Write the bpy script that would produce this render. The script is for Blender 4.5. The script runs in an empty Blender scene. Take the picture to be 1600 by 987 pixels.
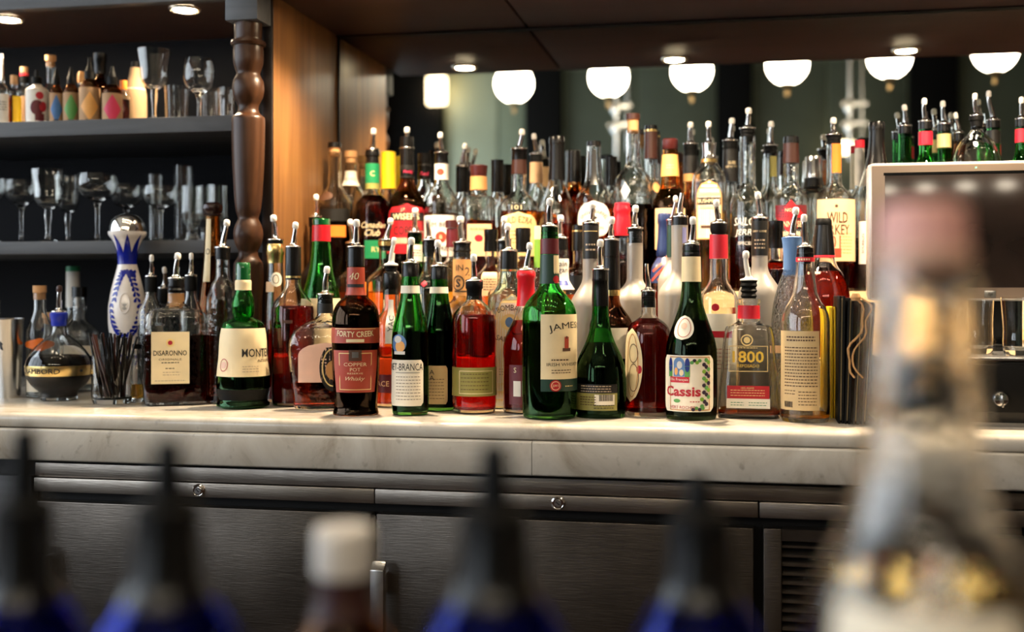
import bpy, math, random
import numpy as np
from mathutils import Vector, Matrix

random.seed(7)
C = bpy.context.scene.collection
PI = math.pi

# ------------------------------------------------------------------ camera, world, exposure
F = 1797.0            # focal length in pixels of the 1600-wide frame
HOR = 455.0           # image row of the horizon
TH = math.radians(11.0)
ZC = 1.12             # eye height above the floor
CT = 0.92             # counter height
ct_, st_ = math.cos(TH), math.sin(TH)
cam_d = bpy.data.cameras.new('camera')
cam = bpy.data.objects.new('camera', cam_d); C.objects.link(cam)
cam.location = (0, 0, ZC); cam.rotation_euler = (PI/2, 0, TH)
cam_d.sensor_width = 36.0; cam_d.lens = F/1600*36
cam_d.shift_y = -(987/2-HOR)/1600
cam_d.clip_start = 0.02
cam_d.dof.use_dof = True; cam_d.dof.focus_distance = 1.84; cam_d.dof.aperture_fstop = 2.25
sc = bpy.context.scene
sc.camera = cam
w = bpy.data.worlds.new('world'); sc.world = w; w.use_nodes = True
w.node_tree.nodes['Background'].inputs[0].default_value = (0.55, 0.6, 0.7, 1)
w.node_tree.nodes['Background'].inputs[1].default_value = 0.15
sc.view_settings.view_transform = 'Standard'; sc.view_settings.look = 'None'
sc.view_settings.gamma = 1.0; sc.view_settings.use_curve_mapping = False
sc.view_settings.exposure = 0.25
cy = sc.cycles
cy.use_denoising = True
cy.max_bounces = 24; cy.transmission_bounces = 22; cy.glossy_bounces = 6; cy.diffuse_bounces = 3
cy.transparent_max_bounces = 40
cy.caustics_reflective = True; cy.caustics_refractive = True
cy.sample_clamp_indirect = 6.0
DOWNLIGHT, GLOBE, DAY, SPOT, FILL = 160.0, 24.0, 5.0, 51.0, 23.0

# ------------------------------------------------------------------ colours and materials
def hexc(h):
    h = h.lstrip('#'); v = [int(h[i:i+2], 16)/255 for i in (0, 2, 4)]
    return tuple(c/12.92 if c <= .04045 else ((c+.055)/1.055)**2.4 for c in v)
MATS = {}
def new_mat(name):
    m = bpy.data.materials.new(name); m.use_nodes = True
    nt = m.node_tree
    for n in list(nt.nodes): nt.nodes.remove(n)
    out = nt.nodes.new('ShaderNodeOutputMaterial')
    return m, nt, out
def pm(name, col, rough=.5, metal=0., spec=.5, noise=0., nscale=40., coat=0., bump=0., emit=0., stretch=None, trans=0.):
    """principled material; noise varies the colour a little"""
    if name in MATS: return MATS[name]
    m, nt, out = new_mat(name)
    b = nt.nodes.new('ShaderNodeBsdfPrincipled')
    c = hexc(col) if isinstance(col, str) else col
    b.inputs['Base Color'].default_value = (*c, 1)
    b.inputs['Roughness'].default_value = rough
    b.inputs['Metallic'].default_value = metal
    b.inputs['Specular IOR Level'].default_value = spec
    if coat: b.inputs['Coat Weight'].default_value = coat; b.inputs['Coat Roughness'].default_value = .08
    if emit: b.inputs['Emission Color'].default_value = (*c, 1); b.inputs['Emission Strength'].default_value = emit
    if trans: b.inputs['Subsurface Weight'].default_value = trans; b.inputs['Subsurface Radius'].default_value = (.01, .01, .01)
    if noise or bump:
        tc = nt.nodes.new('ShaderNodeTexCoord'); mp = nt.nodes.new('ShaderNodeMapping')
        if stretch: mp.inputs['Scale'].default_value = stretch
        n = nt.nodes.new('ShaderNodeTexNoise'); n.inputs['Scale'].default_value = nscale; n.inputs['Detail'].default_value = 5
        nt.links.new(tc.outputs['Object'], mp.inputs[0]); nt.links.new(mp.outputs[0], n.inputs['Vector'])
        if noise:
            r = nt.nodes.new('ShaderNodeValToRGB')
            lo = tuple(max(0, x*(1-noise)) for x in c); hi = tuple(min(1, x*(1+noise)) for x in c)
            r.color_ramp.elements[0].position = .3; r.color_ramp.elements[1].position = .7
            r.color_ramp.elements[0].color = (*lo, 1); r.color_ramp.elements[1].color = (*hi, 1)
            nt.links.new(n.outputs['Fac'], r.inputs[0]); nt.links.new(r.outputs[0], b.inputs['Base Color'])
        if bump:
            bp = nt.nodes.new('ShaderNodeBump'); bp.inputs['Strength'].default_value = bump; bp.inputs['Distance'].default_value = .002
            nt.links.new(n.outputs['Fac'], bp.inputs['Height']); nt.links.new(bp.outputs[0], b.inputs['Normal'])
    nt.links.new(b.outputs[0], out.inputs[0])
    MATS[name] = m
    return m
def glass_mat(name, col, edge=2.2, refl=1.0, bump=0., bscale=60., rough=0.0):
    """thin bottle glass: tinted see-through wall, deeper tint towards the outline, Schlick reflection"""
    if name in MATS: return MATS[name]
    m, nt, out = new_mat(name)
    L = nt.links
    lw = nt.nodes.new('ShaderNodeLayerWeight'); lw.inputs['Blend'].default_value = .5
    face = lw.outputs['Facing']
    p5 = nt.nodes.new('ShaderNodeMath'); p5.operation = 'POWER'; p5.inputs[1].default_value = 3.6; L.new(face, p5.inputs[0])
    ma = nt.nodes.new('ShaderNodeMath'); ma.operation = 'MULTIPLY_ADD'; ma.inputs[1].default_value = .8*refl; ma.inputs[2].default_value = .07*refl
    ma.use_clamp = True; L.new(p5.outputs[0], ma.inputs[0])
    p2 = nt.nodes.new('ShaderNodeMath'); p2.operation = 'POWER'; p2.inputs[1].default_value = 3.0; L.new(face, p2.inputs[0])
    mx = nt.nodes.new('ShaderNodeMix'); mx.data_type = 'RGBA'
    L.new(p2.outputs[0], mx.inputs['Factor'])
    mx.inputs['A'].default_value = (*col, 1); mx.inputs['B'].default_value = (*[c**edge*.55 for c in col], 1)
    tr = nt.nodes.new('ShaderNodeBsdfTransparent'); L.new(mx.outputs['Result'], tr.inputs[0])
    gl = nt.nodes.new('ShaderNodeBsdfGlossy'); gl.inputs['Roughness'].default_value = .03+rough; gl.inputs['Color'].default_value = (1, 1, 1, 1)
    if bump:
        tc = nt.nodes.new('ShaderNodeTexCoord')
        n = nt.nodes.new('ShaderNodeTexNoise'); n.inputs['Scale'].default_value = bscale
        bp = nt.nodes.new('ShaderNodeBump'); bp.inputs['Strength'].default_value = bump; bp.inputs['Distance'].default_value = .004
        L.new(tc.outputs['Object'], n.inputs['Vector']); L.new(n.outputs['Fac'], bp.inputs['Height']); L.new(bp.outputs[0], gl.inputs['Normal'])
        L.new(bp.outputs[0], lw.inputs['Normal'])
    ms = nt.nodes.new('ShaderNodeMixShader'); L.new(ma.outputs[0], ms.inputs[0]); L.new(tr.outputs[0], ms.inputs[1]); L.new(gl.outputs[0], ms.inputs[2])
    L.new(ms.outputs[0], out.inputs[0])
    MATS[name] = m
    return m
REAL = ('clear', 'clear_wavy', 'aqua', 'blueclear', 'green', 'bottle_green', 'dark_green', 'brown', 'amber', 'cobalt')
def real_glass(name, col, bump=0., bscale=60., ior=1.47):
    """solid refracting glass wall"""
    m, nt, out = new_mat(name); L = nt.links
    g = nt.nodes.new('ShaderNodeBsdfGlass'); g.inputs['Color'].default_value = (*col, 1); g.inputs['IOR'].default_value = ior; g.inputs['Roughness'].default_value = 0
    if bump:
        tc = nt.nodes.new('ShaderNodeTexCoord'); n = nt.nodes.new('ShaderNodeTexNoise'); n.inputs['Scale'].default_value = bscale
        bp = nt.nodes.new('ShaderNodeBump'); bp.inputs['Strength'].default_value = bump; bp.inputs['Distance'].default_value = .004
        L.new(tc.outputs['Object'], n.inputs['Vector']); L.new(n.outputs['Fac'], bp.inputs['Height']); L.new(bp.outputs[0], g.inputs['Normal'])
    L.new(g.outputs[0], out.inputs[0]); MATS[name] = m
def liquid_mat(name, col, ior=1.34):
    if name in MATS: return MATS[name]
    m, nt, out = new_mat(name)
    g = nt.nodes.new('ShaderNodeBsdfGlass'); g.inputs['Color'].default_value = (*col, 1); g.inputs['IOR'].default_value = ior
    g.inputs['Roughness'].default_value = 0.0
    nt.links.new(g.outputs[0], out.inputs[0]); MATS[name] = m
    return m
def frost_mat(name, col):
    if name in MATS: return MATS[name]
    m, nt, out = new_mat(name); L = nt.links
    d = nt.nodes.new('ShaderNodeBsdfDiffuse'); d.inputs[0].default_value = (*col, 1)
    t = nt.nodes.new('ShaderNodeBsdfTranslucent'); t.inputs[0].default_value = (*col, 1)
    g = nt.nodes.new('ShaderNodeBsdfGlossy'); g.inputs['Roughness'].default_value = .35
    a = nt.nodes.new('ShaderNodeMixShader'); a.inputs[0].default_value = .45; L.new(d.outputs[0], a.inputs[1]); L.new(t.outputs[0], a.inputs[2])
    b = nt.nodes.new('ShaderNodeMixShader'); b.inputs[0].default_value = .08; L.new(a.outputs[0], b.inputs[1]); L.new(g.outputs[0], b.inputs[2])
    L.new(b.outputs[0], out.inputs[0]); MATS[name] = m
    return m
def emit_mat(name, col, s):
    if name in MATS: return MATS[name]
    m, nt, out = new_mat(name)
    e = nt.nodes.new('ShaderNodeEmission'); e.inputs[0].default_value = (*col, 1); e.inputs[1].default_value = s
    nt.links.new(e.outputs[0], out.inputs[0]); MATS[name] = m
    return m

real_glass('clear', (.985, .985, .975))
real_glass('clear_wavy', (.985, .98, .965), bump=.35, bscale=55)
glass_mat('clear_thin', (.975, .975, .965))
glass_mat('clear_cut', (.96, .965, .97), bump=.9, bscale=130, refl=1.3)
real_glass('green', (.43, .84, .46))
real_glass('bottle_green', (.32, .62, .33))
real_glass('dark_green', (0.33, 0.44, 0.31))
real_glass('brown', (0.6, 0.4, 0.27))
real_glass('amber', (0.91, 0.66, 0.39))
real_glass('aqua', (.84, .955, .96))
real_glass('cobalt', (.20, .25, .76))
glass_mat('smoke', (.30, .27, .25))
real_glass('blueclear', (.88, .92, .96), bump=.8, bscale=220)
liquid_mat('whisky', (.72, .19, .06)); liquid_mat('cola', (.33, .06, .026)); liquid_mat('black_liq', (.05, .018, .014))
liquid_mat('ruby', (.62, .05, .03)); liquid_mat('amber_liq', (.88, .42, .10)); liquid_mat('gold_liq', (.95, .72, .30))
liquid_mat('clear_liq', (.97, .97, .96)); liquid_mat('rose_liq', (.75, .26, .14)); liquid_mat('dkred_liq', (.50, .06, .034))
liquid_mat('pale_liq', (.975, .90, .66)); liquid_mat('solid_glass', (.97, .975, .97), 1.5); liquid_mat('green_liq', (.10, .13, .03))
frost_mat('frosted', (.50, .455, .40)); frost_mat('frosted_grey', (.40, .37, .335))
for nm, col, r in [('cream', '#e8d3a8', .55), ('cream_pale', '#efe4cf', .55), ('white_paper', '#d9d3ca', .55), ('kraft', '#a9845e', .7), ('paper_bag', '#8d7252', .85),
                   ('beige', '#c9ac7c', .6), ('label_black', '#141210', .4), ('label_red', '#b01822', .4), ('label_maroon', '#5b0f1a', .4), ('copper_red', '#a8402c', .4),
                   ('olive', '#8b8443', .55), ('label_green', '#177a4b', .4), ('pine', '#1c3a2e', .4), ('yellow', '#f0c412', .5), ('lime', '#7ba832', .5), ('orange', '#e0761f', .5),
                   ('pale_orange', '#e9a85a', .5), ('pink', '#cf2f55', .5), ('sky', '#3f6ea5', .5), ('leaf_green', '#5a9a4e', .5), ('blue_print', '#1d2f7d', .4), ('tan', '#c08a50', .6),
                   ('rose_paper', '#e3b7a0', .6), ('peach', '#e7b98b', .55), ('steel_blue', '#5b7fb0', .45), ('wax_red', '#d31424', .3), ('navy_wax', '#1b2a55', .35),
                   ('crimson', '#c3172b', .4), ('ink', '#181412', .6), ('ink_brown', '#4a2c18', .6), ('ink_red', '#b11b2c', .6), ('cobalt_paint', '#101f8e', .2), ('porcelain', '#ece3dc', .12),
                   ('cork', '#c08f5e', .8), ('maroon_wood', '#3e1210', .35), ('brown_cap', '#3a1d14', .35), ('twine', '#b78a58', .9), ('ribbon_orange', '#e2701c', .5),
                   ('dark_brown_knob', '#2a1410', .25), ('glow_white', '#fff4e6', .4), ('violet', '#8d93c9', .5), ('faint', '#b9a48a', .6)]:
    pm(nm, col, r, noise=.06, nscale=30)
pm('grape', '#2a1430', .5); pm('gold_bright', (.86, .55, .07), .4, .2); pm('green_cap', '#0b5527', .15, coat=.6); pm('pink_cap', '#e0a59a', .5); pm('black_plastic', '#0b0a0a', .25, spec=.35); pm('black_rubber', '#080808', .55, spec=.15); pm('white_plastic', '#ece6de', .35); pm('blue_plastic', '#1a2fa8', .3)
pm('chrome', (.82, .80, .78), .12, 1.0); pm('gold', (.83, .60, .24), .25, 1.0); pm('gold_ink', (.88, .66, .28), .4, .25); pm('silver', (.72, .71, .70), .25, 1.0)
pm('steel_shaker', (.55, .53, .50), .22, 1.0); pm('pewter', (.35, .34, .33), .3, .9)

def steel():
    m, nt, out = new_mat('brushed_steel'); L = nt.links
    b = nt.nodes.new('ShaderNodeBsdfPrincipled'); b.inputs['Metallic'].default_value = 1
    tc = nt.nodes.new('ShaderNodeTexCoord'); mp = nt.nodes.new('ShaderNodeMapping'); mp.inputs['Scale'].default_value = (3, 3, 60)
    mp.inputs['Rotation'].default_value = (0, .5, 0)
    n = nt.nodes.new('ShaderNodeTexNoise'); n.inputs['Scale'].default_value = 6; n.inputs['Detail'].default_value = 8
    n2 = nt.nodes.new('ShaderNodeTexNoise'); n2.inputs['Scale'].default_value = 9; n2.inputs['Detail'].default_value = 6
    L.new(tc.outputs['Object'], mp.inputs[0]); L.new(mp.outputs[0], n.inputs['Vector']); L.new(tc.outputs['Object'], n2.inputs['Vector'])
    r = nt.nodes.new('ShaderNodeValToRGB'); r.color_ramp.elements[0].position = .35; r.color_ramp.elements[1].position = .75
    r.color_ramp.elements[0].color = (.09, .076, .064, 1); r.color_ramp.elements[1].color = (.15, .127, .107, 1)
    L.new(n2.outputs['Fac'], r.inputs[0]); L.new(r.outputs[0], b.inputs['Base Color'])
    mr = nt.nodes.new('ShaderNodeMapRange'); mr.inputs['To Min'].default_value = .26; mr.inputs['To Max'].default_value = .45
    L.new(n.outputs['Fac'], mr.inputs['Value']); L.new(mr.outputs[0], b.inputs['Roughness'])
    # scratches
    v = nt.nodes.new('ShaderNodeTexNoise'); v.inputs['Scale'].default_value = 40; v.inputs['Detail'].default_value = 3
    mp2 = nt.nodes.new('ShaderNodeMapping'); mp2.inputs['Scale'].default_value = (1, 1, 14); mp2.inputs['Rotation'].default_value = (0, -.9, 0)
    L.new(tc.outputs['Object'], mp2.inputs[0]); L.new(mp2.outputs[0], v.inputs['Vector'])
    bp = nt.nodes.new('ShaderNodeBump'); bp.inputs['Strength'].default_value = .22; bp.inputs['Distance'].default_value = .001
    L.new(v.outputs['Fac'], bp.inputs['Height']); L.new(bp.outputs[0], b.inputs['Normal'])
    L.new(b.outputs[0], out.inputs[0]); MATS['brushed_steel'] = m
steel()
def lit_steel():  # door steel again, light on rails and slats put into a lighter colour
    m = MATS['brushed_steel'].copy(); m.name = 'lit_steel'; MATS['lit_steel'] = m
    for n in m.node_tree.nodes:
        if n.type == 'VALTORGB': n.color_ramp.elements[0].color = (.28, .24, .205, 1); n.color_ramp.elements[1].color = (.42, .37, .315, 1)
lit_steel()
def wood(name, a, b_, rough=.35, scale=(1, 1, .06), ns=26, spec=.5):
    m, nt, out = new_mat(name); L = nt.links
    b = nt.nodes.new('ShaderNodeBsdfPrincipled'); b.inputs['Roughness'].default_value = rough; b.inputs['Specular IOR Level'].default_value = spec
    tc = nt.nodes.new('ShaderNodeTexCoord'); mp = nt.nodes.new('ShaderNodeMapping'); mp.inputs['Scale'].default_value = scale
    n = nt.nodes.new('ShaderNodeTexNoise'); n.inputs['Scale'].default_value = ns; n.inputs['Detail'].default_value = 7; n.inputs['Distortion'].default_value = 1.2
    L.new(tc.outputs['Object'], mp.inputs[0]); L.new(mp.outputs[0], n.inputs['Vector'])
    r = nt.nodes.new('ShaderNodeValToRGB'); r.color_ramp.elements[0].position = .3; r.color_ramp.elements[1].position = .72
    r.color_ramp.elements[0].color = (*hexc(a), 1); r.color_ramp.elements[1].color = (*hexc(b_), 1)
    L.new(n.outputs['Fac'], r.inputs[0]); L.new(r.outputs[0], b.inputs['Base Color'])
    bp = nt.nodes.new('ShaderNodeBump'); bp.inputs['Strength'].default_value = .08; L.new(n.outputs['Fac'], bp.inputs['Height']); L.new(bp.outputs[0], b.inputs['Normal'])
    L.new(b.outputs[0], out.inputs[0]); MATS[name] = m
wood('wood_panel', '#634023', '#8d6238', .36)
wood('wood_dark', '#2a1a13', '#41291d', .34)
wood('wood_post', '#2b180d', '#4a2d19', .36, spec=.3)
wood('wood_soffit', '#2b1917', '#38231f', .5, (.06, 1, 1), spec=.25)
wood('wood_riser', '#c4a272', '#dfc59b', .45, (.06, 1, 1))
wood('wood_grey', '#3c3d40', '#55565a', .5, (.08, 1, 1))
wood('wood_edge', '#17110f', '#211916', .4)
pm('shelf_back', '#18181b', .7, spec=.1, noise=.15, nscale=8)
def marble():
    m, nt, out = new_mat('marble'); L = nt.links
    b = nt.nodes.new('ShaderNodeBsdfPrincipled'); b.inputs['Roughness'].default_value = .16
    tc = nt.nodes.new('ShaderNodeTexCoord')
    n = nt.nodes.new('ShaderNodeTexNoise'); n.inputs['Scale'].default_value = 7; n.inputs['Detail'].default_value = 10; n.inputs['Roughness'].default_value = .66; n.inputs['Distortion'].default_value = .8
    L.new(tc.outputs['Object'], n.inputs['Vector'])
    r = nt.nodes.new('ShaderNodeValToRGB'); e = r.color_ramp.elements
    e[0].position = .30; e[0].color = (*hexc('#9d8f7c'), 1); e[1].position = .72; e[1].color = (*hexc('#d9d2c6'), 1)
    k = e.new(.46); k.color = (*hexc('#c3b9aa'), 1)
    n2 = nt.nodes.new('ShaderNodeTexNoise'); n2.inputs['Scale'].default_value = 60; n2.inputs['Detail'].default_value = 6
    L.new(tc.outputs['Object'], n2.inputs['Vector'])
    r2 = nt.nodes.new('ShaderNodeValToRGB'); r2.color_ramp.elements[0].position = .22; r2.color_ramp.elements[0].color = (.45, .42, .38, 1); r2.color_ramp.elements[1].position = .38; r2.color_ramp.elements[1].color = (1, 1, 1, 1)
    L.new(n2.outputs['Fac'], r2.inputs[0])
    mx = nt.nodes.new('ShaderNodeMix'); mx.data_type = 'RGBA'; mx.blend_type = 'MULTIPLY'; mx.inputs['Factor'].default_value = .7
    L.new(n.outputs['Fac'], r.inputs[0]); L.new(r.outputs[0], mx.inputs['A']); L.new(r2.outputs[0], mx.inputs['B'])
    L.new(mx.outputs['Result'], b.inputs['Base Color']); L.new(b.outputs[0], out.inputs[0]); MATS['marble'] = m
marble()
def mirror_mat():
    m, nt, out = new_mat('mirror_glass')
    g = nt.nodes.new('ShaderNodeBsdfGlossy'); g.inputs['Color'].default_value = (.74, .76, .72, 1); g.inputs['Roughness'].default_value = 0.0
    nt.links.new(g.outputs[0], out.inputs[0]); MATS['mirror_glass'] = m
mirror_mat()

# ------------------------------------------------------------------ geometry helpers
def P(px, Y):
    """pixel column on the plane Y -> (X, camera depth, cos of the off-axis angle)"""
    a = math.atan((px-800)/F); X = math.tan(a-TH)*Y
    return X, -X*st_+Y*ct_, math.cos(a)
def ZP(py, zc): return ZC+(HOR-py)*zc/F

def mesh_obj(name, verts, faces, mat, parent=None, smooth=True, sharp=35):
    me = bpy.data.meshes.new(name); me.from_pydata([tuple(v) for v in verts], [], faces); me.update()
    if smooth:
        me.polygons.foreach_set('use_smooth', [True]*len(me.polygons))
        if sharp: me.set_sharp_from_angle(angle=math.radians(sharp))
    if mat: me.materials.append(MATS[mat] if isinstance(mat, str) else mat)
    o = bpy.data.objects.new(name, me); C.objects.link(o)
    if parent: o.parent = parent
    return o
def empty(name, loc, rz=0.):
    o = bpy.data.objects.new(name, None); C.objects.link(o); o.location = loc; o.rotation_euler = (0, 0, rz); o.empty_display_size = .02
    return o
def tag(o, label, cat, group=None):
    o['label'] = label; o['category'] = cat
    if group: o['group'] = group
    return o
def struct(o): o['kind'] = 'structure'; return o

def box(x0, x1, y0, y1, z0, z1, bev=0.):
    if bev <= 0:
        v = [(x, y, z) for z in (z0, z1) for y in (y0, y1) for x in (x0, x1)]
        f = [(0, 2, 3, 1), (4, 5, 7, 6), (0, 1, 5, 4), (2, 6, 7, 3), (0, 4, 6, 2), (1, 3, 7, 5)]
        return v, f
    import bmesh
    bm = bmesh.new(); bmesh.ops.create_cube(bm, size=1)
    for vv in bm.verts: vv.co = Vector(((x0+x1)/2+vv.co.x*(x1-x0), (y0+y1)/2+vv.co.y*(y1-y0), (z0+z1)/2+vv.co.z*(z1-z0)))
    bmesh.ops.bevel(bm, geom=bm.edges[:], offset=min(bev, .45*min(x1-x0, y1-y0, z1-z0)), segments=2, affect='EDGES', profile=.6)
    bm.verts.index_update()
    v = [tuple(q.co) for q in bm.verts]; f = [tuple(q.index for q in fa.verts) for fa in bm.faces]; bm.free()
    return v, f
def join(*parts):
    V, Fa = [], []
    for v, f in parts:
        k = len(V); V += list(v); Fa += [tuple(i+k for i in q) for q in f]
    return V, Fa
def bx(name, x0, x1, y0, y1, z0, z1, mat, parent=None, bev=0.):
    v, f = box(x0, x1, y0, y1, z0, z1, bev)
    return mesh_obj(name, v, f, mat, parent, smooth=bev > 0, sharp=40)
def ring_pts(rx, ry, n, seg):
    out = []
    for i in range(seg):
        a = 2*PI*i/seg; c, s = math.cos(a), math.sin(a)
        out.append((rx*math.copysign(abs(c)**(2/n), c), ry*math.copysign(abs(s)**(2/n), s)))
    return out
def section(r, rmax, flat, n):
    """cross-section of flat or square bottles turns round towards the neck"""
    if flat == 1. and n == 2.: return flat, n
    w_ = max(0., min(1., (r/rmax-.42)/.3)); w_ = w_*w_*(3-2*w_)
    return 1+(flat-1)*w_, 2+(n-2)*w_
def lathe(prof, seg=36, flat=1.0, n=2.0, close_bottom=True, close_top=True, dx=0., flute=0., nflute=0, rmax=None):
    """prof = [(r, z)] upwards"""
    V, Fa = [], []
    rmax = rmax or max(r for r, _ in prof)
    for r, z in prof:
        fl, nn = section(r, rmax, flat, n)
        for i, (x, y) in enumerate(ring_pts(r, r*fl, nn, seg)):
            if flute: k = 1-flute*abs(math.sin(PI*nflute*i/seg)); x, y = x*k, y*k
            V.append((x+dx, y, z))
    for j in range(len(prof)-1):
        for i in range(seg):
            a, b = j*seg+i, j*seg+(i+1) % seg
            Fa.append((a, b, b+seg, a+seg))
    if close_bottom: Fa.append(tuple(range(seg-1, -1, -1)))
    if close_top: k = (len(prof)-1)*seg; Fa.append(tuple(k+i for i in range(seg)))
    return V, Fa
def pchip(pts, step=.0035):
    """smooth monotone r(z) through traced points; repeated z keeps a sharp step"""
    groups, cur = [], [pts[0]]
    for a, b in zip(pts, pts[1:]):
        if abs(b[1]-a[1]) < 1e-5: groups.append(cur); cur = [b]
        else: cur.append(b)
    groups.append(cur)
    out = []
    for g in groups:
        if len(g) == 1: out.append(g[0]); continue
        z = np.array([q[1] for q in g]); r = np.array([q[0] for q in g])
        h = np.diff(z); d = np.diff(r)/h
        m = np.zeros(len(z)); m[0] = d[0]; m[-1] = d[-1]
        for i in range(1, len(z)-1):
            m[i] = 0 if d[i-1]*d[i] <= 0 else (h[i-1]+h[i])/(h[i-1]/d[i]+h[i]/d[i-1])
        out.append((r[0], z[0]))
        for i in range(len(h)):
            lin = abs(m[i]-d[i]) < 1e-4 and abs(m[i+1]-d[i]) < 1e-4
            k = 1 if lin else max(2, min(10, int(h[i]/step)))
            for q in range(1, k+1):
                t = q/k; t2, t3 = t*t, t*t*t
                out.append(((2*t3-3*t2+1)*r[i]+(t3-2*t2+t)*h[i]*m[i]+(-2*t3+3*t2)*r[i+1]+(t3-t2)*h[i]*m[i+1], z[i]+t*h[i]))
    return out
def tube(pts, rad, seg=8, cap=True):
    pts = [Vector(p) for p in pts]; V, Fa = [], []
    if not hasattr(rad, '__len__'): rad = [rad]*len(pts)
    up = Vector((0.3, 1, .1)).normalized()
    for i, p in enumerate(pts):
        t = (pts[min(i+1, len(pts)-1)]-pts[max(i-1, 0)]).normalized()
        u = t.cross(up).normalized(); v = t.cross(u)
        for k in range(seg):
            a = 2*PI*k/seg; V.append(p+(u*math.cos(a)+v*math.sin(a))*rad[i])
    for j in range(len(pts)-1):
        for i in range(seg):
            a, b = j*seg+i, j*seg+(i+1) % seg; Fa.append((a, a+seg, b+seg, b))
    if cap: Fa.append(tuple(range(seg))); k = (len(pts)-1)*seg; Fa.append(tuple(k+i for i in range(seg-1, -1, -1)))
    return V, Fa

TEXTS = {}
def text_mesh(s, bold=.0, shear=0.):
    """flat lettering: 2-D verts and faces, centred, height of capitals about 1"""
    k = (s, bold, shear)
    if k in TEXTS: return TEXTS[k]
    cu = bpy.data.curves.new('t', 'FONT'); cu.body = s; cu.align_x = 'CENTER'; cu.resolution_u = 2; cu.offset = bold; cu.shear = shear; cu.size = 1
    cu.fill_mode = 'FRONT'
    o = bpy.data.objects.new('t', cu); C.objects.link(o)
    me = bpy.data.meshes.new_from_object(o)
    v = np.array([(q.co.x, q.co.y) for q in me.vertices]); f = [tuple(p.vertices) for p in me.polygons]
    bpy.data.objects.remove(o); bpy.data.meshes.remove(me); bpy.data.curves.remove(cu)
    if len(v):
        v[:, 0] -= (v[:, 0].min()+v[:, 0].max())/2; v[:, 1] -= (v[:, 1].min()+v[:, 1].max())/2
        v /= max(1e-6, v[:, 1].max()-v[:, 1].min())
    TEXTS[k] = (v, f)
    return v, f

# ------------------------------------------------------------------ bottle builder
TIER = [CT, CT+.08, CT+.20]
PLACED = []
def S(top, nb, sh, hw, nw, foot=None):
    """plain bottle silhouette in pixels: neck top, neck base, shoulder, half width, neck half width"""
    pr = [(None, foot or hw), (sh, hw)]
    for i in range(1, 6):
        t = i/6; pr.append((sh+(nb-sh)*t, hw-(hw-nw)*(1-math.cos(PI*t))/2))
    return pr+[(nb, nw), (top, nw)]

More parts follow.
